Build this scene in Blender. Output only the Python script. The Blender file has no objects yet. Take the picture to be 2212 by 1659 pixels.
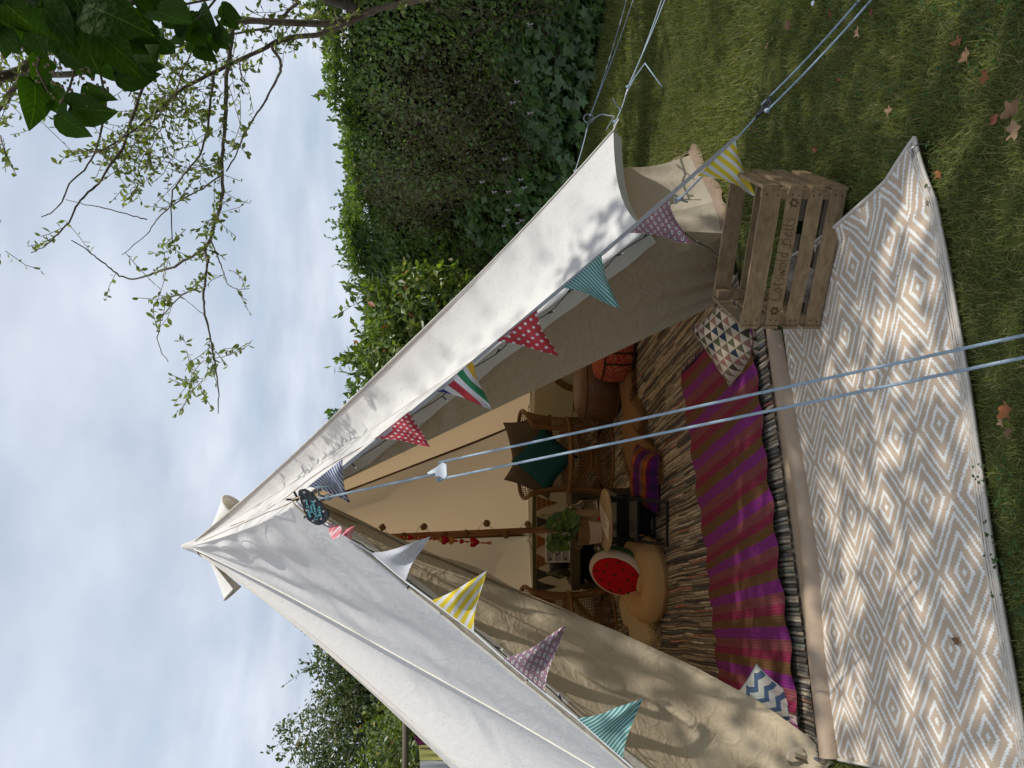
import bpy, math, random
import numpy as np
from mathutils import Vector, Matrix
random.seed(7); rng = np.random.default_rng(7)
S = bpy.context.scene; COL = S.collection
PI = math.pi

# ------------------------------------------------------------------ camera, sky, sun, exposure
CAM_H = 1.35; PITCH = math.radians(4.5)          # phone held at chest height, turned on its side
cam_d = bpy.data.cameras.new('camera'); cam = bpy.data.objects.new('camera', cam_d); COL.objects.link(cam)
cam_d.sensor_width = 36; cam_d.sensor_fit = 'HORIZONTAL'; cam_d.lens = 36*1661/2212
cam_d.clip_start = .05; cam_d.clip_end = 1000
_up = Vector((0, math.sin(PITCH), math.cos(PITCH))); _F = Vector((0, math.cos(PITCH), -math.sin(PITCH)))
M = Matrix.Identity(4)
for i, c in enumerate((-_up, Vector((1, 0, 0)), -_F)):
    for j in range(3): M[j][i] = c[j]
M.translation = (0, 0, CAM_H); cam.matrix_world = M; S.camera = cam

SUN_EL, SUN_AZ = math.radians(50), math.radians(-18)       # azimuth from +X towards +Y
sdir = Vector((math.cos(SUN_EL)*math.cos(SUN_AZ), math.cos(SUN_EL)*math.sin(SUN_AZ), math.sin(SUN_EL)))
sl = bpy.data.lights.new('sun', 'SUN'); sl.energy = 2.8; sl.angle = math.radians(.6); sl.color = (1, .955, .89)
so = bpy.data.objects.new('sun', sl); COL.objects.link(so)
so.rotation_euler = (-sdir).to_track_quat('-Z', 'Y').to_euler(); so.location = (8, 0, 9)

W = bpy.data.worlds.new('World'); S.world = W; W.use_nodes = True
wt = W.node_tree; wt.nodes.clear()
def wn(t, **k):
    n = wt.nodes.new(t)
    for a, b in k.items(): setattr(n, a, b)
    return n
sky = wn('ShaderNodeTexSky', sky_type='NISHITA', sun_disc=False, sun_elevation=SUN_EL, sun_rotation=PI/2-SUN_AZ, air_density=1.2, dust_density=2.0)
tc = wn('ShaderNodeTexCoord'); sep = wn('ShaderNodeSeparateXYZ'); wt.links.new(tc.outputs['Generated'], sep.inputs[0])
zz = wn('ShaderNodeMath', operation='MAXIMUM'); zz.inputs[1].default_value = 0.0; wt.links.new(sep.outputs['Z'], zz.inputs[0])
za = wn('ShaderNodeMath', operation='ADD'); za.inputs[1].default_value = .16; wt.links.new(zz.outputs[0], za.inputs[0])
dx = wn('ShaderNodeMath', operation='DIVIDE'); dy = wn('ShaderNodeMath', operation='DIVIDE')
wt.links.new(sep.outputs['X'], dx.inputs[0]); wt.links.new(sep.outputs['Y'], dy.inputs[0])
wt.links.new(za.outputs[0], dx.inputs[1]); wt.links.new(za.outputs[0], dy.inputs[1])
cb = wn('ShaderNodeCombineXYZ'); wt.links.new(dx.outputs[0], cb.inputs[0]); wt.links.new(dy.outputs[0], cb.inputs[1])
n1 = wn('ShaderNodeTexNoise'); n1.inputs['Scale'].default_value = .95; n1.inputs['Detail'].default_value = 7; n1.inputs['Roughness'].default_value = .5; n1.inputs['Distortion'].default_value = .35
wt.links.new(cb.outputs[0], n1.inputs['Vector'])
r1 = wn('ShaderNodeValToRGB'); r1.color_ramp.elements[0].position = .30; r1.color_ramp.elements[1].position = .64
r1.color_ramp.elements[0].color = (.22, .22, .22, 1); r1.color_ramp.elements[1].color = (1, 1, 1, 1)
wt.links.new(n1.outputs['Fac'], r1.inputs[0])
n2 = wn('ShaderNodeTexNoise'); n2.inputs['Scale'].default_value = 1.7; n2.inputs['Detail'].default_value = 5
wt.links.new(cb.outputs[0], n2.inputs['Vector'])
r2 = wn('ShaderNodeValToRGB'); r2.color_ramp.elements[0].position = .35; r2.color_ramp.elements[1].position = .7
r2.color_ramp.elements[0].color = (4.0, 4.5, 5.35, 1); r2.color_ramp.elements[1].color = (6.7, 7.0, 7.7, 1)
wt.links.new(n2.outputs['Fac'], r2.inputs[0])
blu = wn('ShaderNodeMix', data_type='RGBA'); blu.inputs['Factor'].default_value = .85
blu.inputs['B'].default_value = (3.2, 4.1, 5.3, 1); wt.links.new(sky.outputs[0], blu.inputs['A'])
mx = wn('ShaderNodeMix', data_type='RGBA')
wt.links.new(r1.outputs[0], mx.inputs['Factor']); wt.links.new(blu.outputs['Result'], mx.inputs['A']); wt.links.new(r2.outputs[0], mx.inputs['B'])
bg = wn('ShaderNodeBackground'); bg.inputs['Strength'].default_value = .100
wt.links.new(mx.outputs['Result'], bg.inputs[0])
wo = wn('ShaderNodeOutputWorld'); wt.links.new(bg.outputs[0], wo.inputs[0])
S.view_settings.view_transform = 'Standard'; S.view_settings.look = 'None'; S.view_settings.gamma = 1
S.view_settings.exposure = 0.47
S.cycles.max_bounces = 10; S.cycles.diffuse_bounces = 5; S.cycles.transmission_bounces = 8; S.cycles.transparent_max_bounces = 8

# ------------------------------------------------------------------ where a point of the photograph lies (pixel + known height, or pixel + known distance)
def ray(x, y):
    a = (829.5-y)/1661; b = (1106-x)/1661
    return Vector((a, math.cos(PITCH)+b*math.sin(PITCH), -math.sin(PITCH)+b*math.cos(PITCH)))
def Zp(x, y, z=0.):
    d = ray(x, y); t = (z-CAM_H)/d.z; return Vector((d.x*t, d.y*t, z))
def Yp(x, y, Y):
    d = ray(x, y); t = Y/d.y; return Vector((d.x*t, Y, CAM_H+d.z*t))
def lerp(a, b, t): return a+(b-a)*t
def poly(pts, t):
    n = len(pts)-1; k = min(int(t*n), n-1); return lerp(pts[k], pts[k+1], t*n-k)

# ------------------------------------------------------------------ mesh helpers
class MB:
    def __init__(s): s.v = []; s.f = []; s.uv = []
    def add(s, vs, fs, uvs=None):
        b = len(s.v); s.v += [tuple(p) for p in vs]; s.f += [tuple(i+b for i in f) for f in fs]
        s.uv += list(uvs) if uvs else [(0, 0)]*len(vs); return s
    def box(s, c, size, R=None, jit=0):
        vs = []
        for i in (-.5, .5):
            for j in (-.5, .5):
                for k in (-.5, .5):
                    p = Vector((i*size[0], j*size[1], k*size[2])) + Vector((random.uniform(-jit, jit), random.uniform(-jit, jit), random.uniform(-jit, jit)))
                    vs.append((R @ p if R else p)+Vector(c))
        return s.add(vs, [(0, 1, 3, 2), (4, 6, 7, 5), (0, 4, 5, 1), (2, 3, 7, 6), (0, 2, 6, 4), (1, 5, 7, 3)])
    def tube(s, pts, r, n=6, cap=True):
        pts = [Vector(p) for p in pts]; m = len(pts)
        rr = r if isinstance(r, (list, tuple)) else [r]*m
        t0 = (pts[1]-pts[0]).normalized(); a = t0.orthogonal().normalized(); vs = []; uvs = []; L = 0
        for i, p in enumerate(pts):
            t = (pts[min(i+1, m-1)]-pts[max(i-1, 0)])
            t = t.normalized() if t.length > 1e-9 else t0
            a = (a-t*a.dot(t)); a = a.normalized() if a.length > 1e-6 else t.orthogonal().normalized()
            b = t.cross(a)
            if i: L += (p-pts[i-1]).length
            for k in range(n):
                w = 2*PI*k/n; vs.append(p+(a*math.cos(w)+b*math.sin(w))*rr[i]); uvs.append((L, k/n))
        fs = [(i*n+k, i*n+(k+1) % n, (i+1)*n+(k+1) % n, (i+1)*n+k) for i in range(m-1) for k in range(n)]
        if cap: fs += [tuple(range(n-1, -1, -1)), tuple((m-1)*n+k for k in range(n))]
        return s.add(vs, fs, uvs)
    def grid(s, fn, nu, nv, loop=False):
        vs = []; uvs = []
        for i in range(nu+1):
            for j in range(nv+1):
                u, v = i/nu, j/nv; vs.append(fn(u, v)); uvs.append((u, v))
        fs = [(i*(nv+1)+j, (i+1)*(nv+1)+j, (i+1)*(nv+1)+j+1, i*(nv+1)+j+1) for i in range(nu) for j in range(nv)]
        return s.add(vs, fs, uvs)
    def lathe(s, prof, n=20, c=(0, 0, 0), R=None):
        c = Vector(c); vs = []; uvs = []
        for i, (r, z) in enumerate(prof):
            for k in range(n):
                w = 2*PI*k/n; p = Vector((r*math.cos(w), r*math.sin(w), z)); vs.append((R @ p if R else p)+c); uvs.append((k/n, i/max(1, len(prof)-1)))
        fs = [(i*n+k, i*n+(k+1) % n, (i+1)*n+(k+1) % n, (i+1)*n+k) for i in range(len(prof)-1) for k in range(n)]
        fs += [tuple(range(n-1, -1, -1)), tuple((len(prof)-1)*n+k for k in range(n))]
        return s.add(vs, fs, uvs)
    def ball(s, c, r, n=8, m=6, sc=(1, 1, 1), R=None):
        c = Vector(c)
        def f(u, v):
            a = 2*PI*u; b = PI*(v-.5); p = Vector((math.cos(a)*math.cos(b)*r*sc[0], math.sin(a)*math.cos(b)*r*sc[1], math.sin(b)*r*sc[2]))
            return (R @ p if R else p)+c
        return s.grid(f, n, m)

def mesh_of(name, mb, mat, smooth=False):
    me = bpy.data.meshes.new(name); me.from_pydata(mb.v, [], mb.f); me.update()
    if any(u != (0, 0) for u in mb.uv):
        ul = me.uv_layers.new(name='UVMap'); li = np.empty(len(me.loops), dtype=np.int32); me.loops.foreach_get('vertex_index', li)
        ul.data.foreach_set('uv', np.array(mb.uv, dtype=np.float32)[li].ravel())
    if smooth: me.polygons.foreach_set('use_smooth', [True]*len(me.polygons))
    if mat: me.materials.append(mat)
    return me
def mesh_np(name, V, F, mat, cols=None, smooth=False):
    """V (n,3), F (m,3 or 4), cols (n,3) per vertex"""
    me = bpy.data.meshes.new(name); k = F.shape[1]
    me.vertices.add(len(V)); me.vertices.foreach_set('co', V.astype(np.float32).ravel())
    me.loops.add(F.size); me.loops.foreach_set('vertex_index', F.astype(np.int32).ravel())
    me.polygons.add(len(F)); me.polygons.foreach_set('loop_start', np.arange(0, F.size, k, dtype=np.int32))
    me.polygons.foreach_set('loop_total', np.full(len(F), k, dtype=np.int32))
    me.update(calc_edges=True)
    if cols is not None:
        at = me.color_attributes.new('col', 'FLOAT_COLOR', 'POINT')
        at.data.foreach_set('color', np.c_[cols, np.ones(len(cols))].astype(np.float32).ravel())
    if smooth: me.polygons.foreach_set('use_smooth', [True]*len(F))
    me.materials.append(mat); return me
def thing(name, label, cat, loc=(0, 0, 0), group=None, rz=0):
    o = bpy.data.objects.new(name, None); COL.objects.link(o); o.location = loc; o.rotation_euler = (0, 0, rz)
    o.empty_display_size = .1
    return tag(o, label, cat, group)
def tag(o, label, cat, group=None, kind=None):
    if label: o['label'] = label
    if cat: o['category'] = cat
    if group: o['group'] = group
    if kind: o['kind'] = kind
    return o
def link(name, me, parent=None, local=False, kind=None, label=None):
    """geometry is in world coordinates unless local; a part is set back by its thing's place"""
    o = bpy.data.objects.new(name, me); COL.objects.link(o)
    if parent is not None:
        o.parent = parent
        if not local and parent.parent is None: o.location = -parent.location
    if kind: o['kind'] = kind
    if label: o['label'] = label
    return o
def mk(name, mb, mat, parent=None, smooth=False, local=False, kind=None, label=None):
    return link(name, mesh_of(name, mb, mat, smooth), parent, local, kind, label)
def single(name, mb, mat, label, cat, group=None, smooth=False, kind=None):
    """a thing that is one mesh, its origin moved onto it"""
    vs = [Vector(p) for p in mb.v]; c = sum(vs, Vector())/len(vs); c.z = min(p.z for p in vs)
    mb.v = [tuple(p-c) for p in vs]
    o = mk(name, mb, mat, None, smooth); o.location = c; return tag(o, label, cat, group, kind)
def copy_tree(o, parent=None):
    c = o.copy(); COL.objects.link(c); c.parent = parent
    for ch in list(o.children): copy_tree(ch, c)
    return c

# ------------------------------------------------------------------ materials
class NT:
    def __init__(s, name):
        s.m = bpy.data.materials.new(name); s.m.use_nodes = True; s.t = s.m.node_tree; s.t.nodes.clear()
        s.out = s.t.nodes.new('ShaderNodeOutputMaterial')
    def n(s, t, ins=None, **k):
        nd = s.t.nodes.new('ShaderNode'+t)
        for a, b in k.items(): setattr(nd, a, b)
        for a, b in (ins or {}).items(): s.put(nd.inputs[a], b)
        return nd
    def put(s, sock, v):
        if isinstance(v, bpy.types.NodeSocket): s.t.links.new(v, sock)
        elif isinstance(v, bpy.types.Node): s.t.links.new(v.outputs[0], sock)
        else: sock.default_value = v
    def math(s, op, a, b=0., c=0.):
        nd = s.t.nodes.new('ShaderNodeMath'); nd.operation = op
        for i, v in enumerate((a, b, c)): s.put(nd.inputs[i], v)
        return nd.outputs[0]
    def mix(s, f, a, b, bt='MIX'):
        nd = s.t.nodes.new('ShaderNodeMix'); nd.data_type = 'RGBA'; nd.blend_type = bt
        for i, v in (('Factor', f), ('A', a), ('B', b)):
            if isinstance(v, tuple) and len(v) == 3: v = (*v, 1)
            s.put(nd.inputs[i], v)
        return nd.outputs['Result']
    def noise(s, scale, detail=3, vec=None, rough=.5, dist=0):
        nd = s.n('TexNoise', {'Scale': scale, 'Detail': detail, 'Roughness': rough, 'Distortion': dist})
        if vec is not None: s.put(nd.inputs['Vector'], vec)
        return nd.outputs['Fac']
    def obj(s): return s.n('TexCoord').outputs['Object']
    def uv(s): return s.n('TexCoord').outputs['UV']
    def scl(s, vec, k):
        nd = s.n('VectorMath', operation='MULTIPLY'); s.put(nd.inputs[0], vec); nd.inputs[1].default_value = k; return nd.outputs[0]
    def ramp(s, f, stops, const=False):
        nd = s.n('ValToRGB'); cr = nd.color_ramp
        if const: cr.interpolation = 'CONSTANT'
        while len(cr.elements) < len(stops): cr.elements.new(.5)
        for e, (p, c) in zip(cr.elements, stops): e.position = p; e.color = (*c, 1) if len(c) == 3 else c
        s.put(nd.inputs[0], f); return nd.outputs[0]
    def bsdf(s, col, rough=.8, spec=.3, bump=None, bstr=.3, bdist=.01, **k):
        b = s.n('BsdfPrincipled', {'Roughness': rough}); s.put(b.inputs['Base Color'], (*col, 1) if isinstance(col, tuple) else col)
        b.inputs['Specular IOR Level'].default_value = spec
        for a, v in k.items(): s.put(b.inputs[a.replace('_', ' ')], v)
        if bump is not None:
            bp = s.n('Bump', {'Strength': bstr, 'Distance': bdist, 'Height': bump}); s.t.links.new(bp.outputs[0], b.inputs['Normal'])
        return b
    def done(s, sh):
        s.put(s.out.inputs[0], sh if isinstance(sh, bpy.types.NodeSocket) else sh.outputs[0]); return s.m
    def thin(s, col, tcol, fac, bump=None, bstr=.3, bdist=.01, rough=.9, spec=.1):
        b = s.bsdf(col, rough, spec, bump, bstr, bdist)
        tr = s.n('BsdfTranslucent'); s.put(tr.inputs[0], (*tcol, 1) if isinstance(tcol, tuple) else tcol)
        m = s.n('MixShader', {0: fac, 1: b, 2: tr}); return s.done(m)

def plain(name, col, rough=.7, var=.15, scale=8, spec=.3, bump=.15, bd=.004, **k):
    t = NT(name); o = t.obj(); f = t.noise(scale, 4, o)
    dark = tuple(c*(1-var) for c in col); light = tuple(min(1, c*(1+var)) for c in col)
    c = t.mix(f, dark, light)
    return t.done(t.bsdf(c, rough, spec, t.noise(scale*6, 3, o), bump, bd, **k))
def fabric(name, col, var=.12, weave=400, tr=0.):
    t = NT(name); o = t.obj(); f = t.noise(6, 4, o); w = t.noise(weave, 1, o)
    c = t.mix(f, tuple(x*(1-var) for x in col), tuple(min(1, x*(1+var)) for x in col)); c = t.mix(t.math('MULTIPLY', w, .5), c, tuple(x*.5 for x in col))
    return t.thin(c, tuple(x for x in col), tr, t.noise(25, 3, o), .35, .01)
def canvas(name, col, tcol, fac, wr=1.0, folds=.5):
    t = NT(name); o = t.obj()
    f = t.noise(2.5, 4, o); w = t.noise(9, 5, o, .55, 1.2); fine = t.noise(60, 2, o)
    h = t.math('ADD', t.math('MULTIPLY', w, wr), t.math('MULTIPLY', fine, .06))
    rid = t.math('ABSOLUTE', t.math('SUBTRACT', t.noise(5.5, 3, o, .5, 1.0), .5))          # creases
    h = t.math('SUBTRACT', h, t.math('MULTIPLY', t.math('MINIMUM', rid, .05), 9*folds))
    stain = t.noise(1.1, 5, o)
    c = t.mix(f, tuple(x*.95 for x in col), col); c = t.mix(t.ramp(stain, [(.55, (0, 0, 0)), (.8, (.22, .22, .22))]), c, tuple(x*y for x, y in zip(col, (.88, .85, .78))))
    sp = t.ramp(t.noise(140, 0, o), [(.0, (1, 1, 1)), (.215, (1, 1, 1)), (.225, (0, 0, 0))]); c = t.mix(t.math('MULTIPLY', sp, .5), c, (.25, .2, .14))
    return t.thin(c, tcol, fac, h, .30, .02)
def wood(name, col, dark, along=(1, 14, 14), rough=.75, scale=4, stain=.4):
    t = NT(name); o = t.scl(t.obj(), along); g = t.noise(scale, 5, o, .6, .4); g2 = t.noise(scale*5, 3, o); k = t.noise(3, 3, t.obj())
    c = t.mix(t.ramp(g, [(.3, (0, 0, 0)), (.7, (1, 1, 1))]), dark, col); c = t.mix(t.math('MULTIPLY', g2, .35), c, dark)
    c = t.mix(t.ramp(k, [(.45, (0, 0, 0)), (.75, (stain, stain, stain))]), c, tuple(x*.45 for x in dark))
    return t.done(t.bsdf(c, rough, .2, t.math('ADD', g, g2), .5, .004))
def leafmat(name, tr=.45, boost=1.0, rough=.45, spec=.35, tcol=(1.25, 1.35, .45)):
    t = NT(name); a = t.n('Attribute', attribute_name='col').outputs['Color']
    o = t.obj(); c = t.mix(t.math('MULTIPLY', t.noise(60, 2, o), .5), a, (.02, .04, .01))
    return t.thin(c, t.mix(1., a, (tcol[0]*boost, tcol[1]*boost, tcol[2]*boost), 'MULTIPLY'), tr, None, rough=rough, spec=spec)

M_canvas = canvas('white_canvas', (.79, .775, .745), (.78, .54, .30), .26, .8, .14)
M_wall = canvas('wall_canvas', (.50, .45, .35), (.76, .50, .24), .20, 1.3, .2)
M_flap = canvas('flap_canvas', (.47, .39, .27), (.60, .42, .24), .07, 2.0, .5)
M_vent = canvas('vent_canvas', (.80, .77, .71), (.7, .5, .25), .08)
M_hem = fabric('hem_tape', (.74, .70, .62), .06)
M_seam_in = fabric('seam_tape', (.22, .13, .07), .15)
M_pvc = plain('groundsheet_pvc', (.36, .27, .19), .55, .10, 5, .35, .5, .006)
M_mud = plain('mud_flap_pvc', (.21, .15, .105), .6, .2, 9, .3, .6, .006)
M_black = plain('black_plastic', (.015, .016, .018), .45)
M_white = plain('white_plastic', (.78, .80, .80), .4, .04)
M_glow = plain('clear_bulb', (.7, .68, .6), .15, .05)
M_wood = wood('crate_wood', (.36, .255, .145), (.19, .125, .065))
M_woodpale = wood('pale_wood', (.48, .37, .23), (.33, .23, .13), (1, 9, 9))  # pale wood, for the tabletop and bottle corks
M_woodgrey = wood('grey_wood', (.17, .14, .095), (.09, .07, .05), (1, 9, 9))
M_pole = wood('pole_wood', (.42, .22, .11), (.22, .10, .045), (9, 9, .8))
M_bark = wood('bark', (.17, .135, .095), (.06, .048, .035), (3, 3, 3), .9, 9)
M_burn = plain('burnt_lettering', (.075, .035, .014), .9, .3)
M_nail = plain('rusty_nail', (.03, .022, .018), .6)
M_leaf = leafmat('hedge_leaf', .45, 1., .36, .55); M_leafd = leafmat('lilac_leaf', .5, 1.7, .6, .12); M_twigleaf = leafmat('twig_leaf', .4)
def lilac_mat():
    t = NT('lilac_blade'); a = t.n('Attribute', attribute_name='col').outputs['Color']; sp = t.n('SeparateXYZ', {0: t.obj()}); ax = t.math('ABSOLUTE', sp.outputs[0])
    mid = t.math('LESS_THAN', ax, .010); side = t.math('LESS_THAN', t.math('FRACT', t.math('MULTIPLY', t.math('SUBTRACT', sp.outputs[1], t.math('MULTIPLY', ax, .9)), 7.)), .10)
    v = t.math('MAXIMUM', mid, t.math('MULTIPLY', side, .45)); blot = t.noise(5, 4, t.obj()); c = t.mix(t.math('MULTIPLY', blot, .5), a, (.012, .022, .006)); c = t.mix(t.math('MULTIPLY', v, .55), c, (.10, .16, .03))
    return t.thin(c, t.mix(1., c, (2.0, 2.4, .45), 'MULTIPLY'), .42, blot, .3, .05, .62, .08)
M_lilac = lilac_mat()
M_grass = leafmat('grass_blade', .35, 1., .6, .2)
M_twig = plain('twig_bark', (.15, .115, .075), .9, .4, 20)
M_dry = plain('dry_twig', (.30, .22, .13), .9, .4, 20)

def rope_mat():
    t = NT('rope_braid'); u = t.uv(); sp = t.n('SeparateXYZ', {0: u})
    ph = t.math('ADD', t.math('MULTIPLY', sp.outputs[0], 34.), sp.outputs[1])
    st = t.math('LESS_THAN', t.math('FRACT', ph), .05)
    br = t.math('SINE', t.math('MULTIPLY', t.math('ADD', t.math('MULTIPLY', sp.outputs[0], 420.), t.math('MULTIPLY', sp.outputs[1], 3.)), 6.283))
    c = t.mix(t.math('MULTIPLY', st, .85), t.mix(t.math('MULTIPLY_ADD', br, .2, .3), (.43, .52, .60), (.24, .34, .43)), (.05, .08, .13))
    return t.done(t.bsdf(c, .55, .4, br, .5, .002))
M_rope = rope_mat()
def flagmat(name, fn, tr=.3):
    t = NT(name); sp = t.n('SeparateXYZ', {0: t.uv()}); c = fn(t, sp.outputs[0], sp.outputs[1])
    w = t.noise(300, 1, t.obj()); c = t.mix(t.math('MULTIPLY', w, .22), c, (.35, .33, .33))
    return t.thin(c, c, tr, t.noise(14, 2, t.obj()), .4, .01)
def stripes(n, A, B, duty=.5, ax=0):
    def f(t, u, v): return t.mix(t.math('LESS_THAN', t.math('FRACT', t.math('MULTIPLY', (u, v)[ax], float(n))), duty), B, A)
    return f
def cell(t, u, v, n, off=True):
    x = t.math('MULTIPLY', u, n); y = t.math('MULTIPLY', v, n); fy = t.math('FLOOR', y)
    if off: x = t.math('ADD', x, t.math('MULTIPLY', t.math('FLOORED_MODULO', fy, 2.), .5))
    return t.math('SUBTRACT', t.math('FRACT', x), .5), t.math('SUBTRACT', t.math('FRACT', y), .5)
def dots(n, A, B, r=.2, star=False, wx=1.):
    def f(t, u, v):
        x, y = cell(t, u, v, float(n)); x = t.math('MULTIPLY', x, wx)
        d = t.math('SQRT', t.math('ADD', t.math('MULTIPLY', x, x), t.math('MULTIPLY', y, y)))
        lim = r
        if star: lim = t.math('MULTIPLY_ADD', t.math('COSINE', t.math('MULTIPLY', t.math('ARCTAN2', y, x), 5.)), r*.42, r)
        return t.mix(t.math('LESS_THAN', d, lim), A, B)
    return f
def floral(A):
    def f(t, u, v):
        vec = t.n('CombineXYZ', {0: u, 1: v})
        c = t.mix(t.math('LESS_THAN', t.noise(45, 2, vec), .46), A, (.20, .23, .27))
        for n, r0, r1, colr, o in ((9., .12, .24, (.72, .70, .62), .0), (13., 0., .17, (.10, .15, .20), .37)):
            x, y = cell(t, t.math('ADD', u, o), t.math('ADD', v, o*.7), n)
            x = t.math('MULTIPLY_ADD', y, .5, x)
            d = t.math('SQRT', t.math('ADD', t.math('MULTIPLY', x, x), t.math('MULTIPLY', y, t.math('MULTIPLY', y, .55))))
            c = t.mix(t.math('MULTIPLY', t.math('LESS_THAN', d, r1), t.math('GREATER_THAN', d, r0)), c, colr)
        return c
    return f
def rainbow(t, u, v):
    Wt = (.72, .72, .72)
    return t.ramp(u, [(0, (.02, .03, .2)), (.13, Wt), (.25, (.5, .02, .04)), (.42, Wt), (.55, (.01, .22, .08)), (.70, Wt), (.80, (.75, .42, .02)), (.95, Wt)], True)
def gingham(t, u, v):
    a = t.math('LESS_THAN', t.math('FRACT', t.math('MULTIPLY', u, 6.)), .5); b = t.math('LESS_THAN', t.math('FRACT', t.math('MULTIPLY', v, 6.)), .5)
    return t.ramp(t.math('MULTIPLY', t.math('ADD', a, b), .5), [(0, (.8, .78, .78)), (.3, (.85, .42, .45)), (.8, (.8, .12, .17))], True)
YE = (.80, .62, .02); WH = (.78, .78, .78)
FM = dict(yellow=flagmat('yellow_stripe_cloth', stripes(6, YE, WH, .55)), teal=flagmat('teal_stripe_cloth', stripes(17, (.04, .24, .22), (.45, .62, .6), .55)),
          blue=flagmat('blue_stripe_cloth', stripes(16, (.08, .10, .26), (.72, .74, .82), .42)), polka=flagmat('red_dot_cloth', dots(7, (.50, .03, .04), (.78, .76, .76), .2)),
          star=flagmat('red_star_cloth', dots(9, (.46, .03, .05), (.78, .70, .70), .22, True)), white=flagmat('white_spot_cloth', dots(11, (.72, .73, .78), (.34, .34, .42), .13, False, 1.9)),
          rain=flagmat('rainbow_stripe_cloth', rainbow), flo=flagmat('pink_paisley_cloth', floral((.42, .12, .16))), flo2=flagmat('mauve_paisley_cloth', floral((.38, .16, .22))), ging=flagmat('pink_gingham_cloth', gingham))

# ------------------------------------------------------------------ handwriting: pen strokes for each letter (x, y in units of the x-height)
GL = {'C': (1.2, [[(1.1, 1.6), (.8, 1.85), (.4, 1.75), (.1, 1.2), (.1, .5), (.4, .05), (.8, .0), (1.15, .3)]]), 'o': (.85, [[(.45, 1), (.15, .8), (.1, .3), (.4, 0), (.7, .25), (.7, .75), (.45, 1)]]),
 't': (.75, [[(.35, 1.6), (.3, .3), (.45, .02), (.7, .12)], [(0, 1.08), (.7, 1.14)]]), 's': (.75, [[(.65, .85), (.4, 1), (.15, .8), (.3, .55), (.6, .35), (.5, .05), (.1, .05)]]),
 'w': (1.15, [[(.05, 1), (.2, .1), (.35, .05), (.55, .75), (.7, .08), (.85, .08), (1.05, 1)]]), 'l': (.5, [[(.2, 1.9), (.15, .3), (.3, 0), (.5, .1)]]),
 'd': (.95, [[(.7, .75), (.4, .95), (.1, .6), (.15, .15), (.45, .05), (.7, .4)], [(.78, 1.85), (.7, .3), (.85, .02)]]),
 'B': (1.2, [[(.2, 1.8), (.15, 0)], [(-.1, 1.65), (.5, 1.95), (.95, 1.6), (.75, 1.15), (.2, 1.0), (.8, .95), (1.05, .5), (.7, .0), (.1, -.05), (-.15, -.25)]]),
 'e': (.8, [[(.1, .5), (.6, .6), (.6, .9), (.35, 1), (.1, .6), (.2, .1), (.5, 0), (.75, .2)]]), 'W': (1.5, [[(.05, 1.8), (.3, .05), (.7, 1.5), (.95, .05), (1.4, 1.8)]]), 'i': (.4, [[(.2, .95), (.15, .1), (.3, 0)], [(.24, 1.35), (.26, 1.45)]]),
 'h': (.9, [[(.15, 1.85), (.1, 0)], [(.12, .6), (.4, .95), (.65, .8), (.65, .1), (.8, 0)]]), 'L': (1.0, [[(.2, 1.8), (.1, .1), (.5, 0), (1.0, .12)]]), 'v': (.8, [[(.1, 1), (.35, .02), (.7, 1)]]),
 'f': (.7, [[(.75, 1.7), (.45, 1.8), (.35, 1.2), (.25, -.5)], [(.05, 1.0), (.65, 1.05)]]), 'r': (.6, [[(.12, 1), (.12, 0)], [(.13, .6), (.35, .95), (.6, .95)]]), 'm': (1.2, [[(.1, 1), (.1, 0)], [(.1, .6), (.35, .95), (.52, .7), (.5, .05)], [(.52, .6), (.8, .95), (.98, .7), (1.0, .05)]]), ' ': (.7, [])}
def handwriting(s, fn, r, shear=.12):
    """strokes of a handwritten line laid through fn(x, y); x runs 0..1 over the whole line"""
    tot = sum(GL[c][0]+.12 for c in s); x = 0; out = []
    for c in s:
        w, st = GL[c]
        for l in st:
            pts = []
            for i in range(len(l)-1):
                for q in range(3):
                    a = Vector(l[max(i-1, 0)]); b = Vector(l[i]); c_ = Vector(l[i+1]); d = Vector(l[min(i+2, len(l)-1)]); t = q/3
                    pts.append(.5*((2*b)+(c_-a)*t+(2*a-5*b+4*c_-d)*t*t+(3*b-a-3*c_+d)*t**3))
            pts.append(Vector(l[-1])); m = MB().tube([fn((x+p.x+p.y*shear)/tot, p.y/tot) for p in pts], r, 4); out.append(m)
        x += w+.12
    return out

# ================================================================== THE TENT
def fract(x): return x-math.floor(x)
C = Vector((-1.08, 5.2, 0)); RW = 2.42                         # centre of the pitch and radius of the low wall
APEX = Yp(408, 1180, 5.2); P = Yp(650, 1080, 3.02)             # top of the pole; peak of the door frame
E1 = Yp(1400, 495, 3.33); E2 = Zp(1325, 282, .56); E3 = Zp(1240, 385, .56); L1 = Yp(1590, 1850, 2.6)
def pol(a, r, z): a = math.radians(a); return Vector((C.x+r*math.cos(a), C.y+r*math.sin(a), z))
eaves = [E1, E2, E3] + [pol(a, 2.66, .56) for a in (22, 48, 74, 100)] + [pol(a, r, .54) for a, r in ((126, 2.45), (152, 2.28), (178, 2.2), (206, 2.22), (234, 2.36))] + [L1]
def hem(i, u):                                                   # scalloped hem between two guy points
    a, b = eaves[i], eaves[i+1]; p = lerp(a, b, u); cc = Vector((C.x, C.y, p.z)); k = 4*u*(1-u)
    d = (cc-p).normalized(); return p + d*(.10*k) + Vector((0, 0, .025*k))
tent = thing('bell_tent', 'large white canvas bell tent standing open on the lawn with bunting over its door', 'tent', (C.x, C.y, 0))
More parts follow.
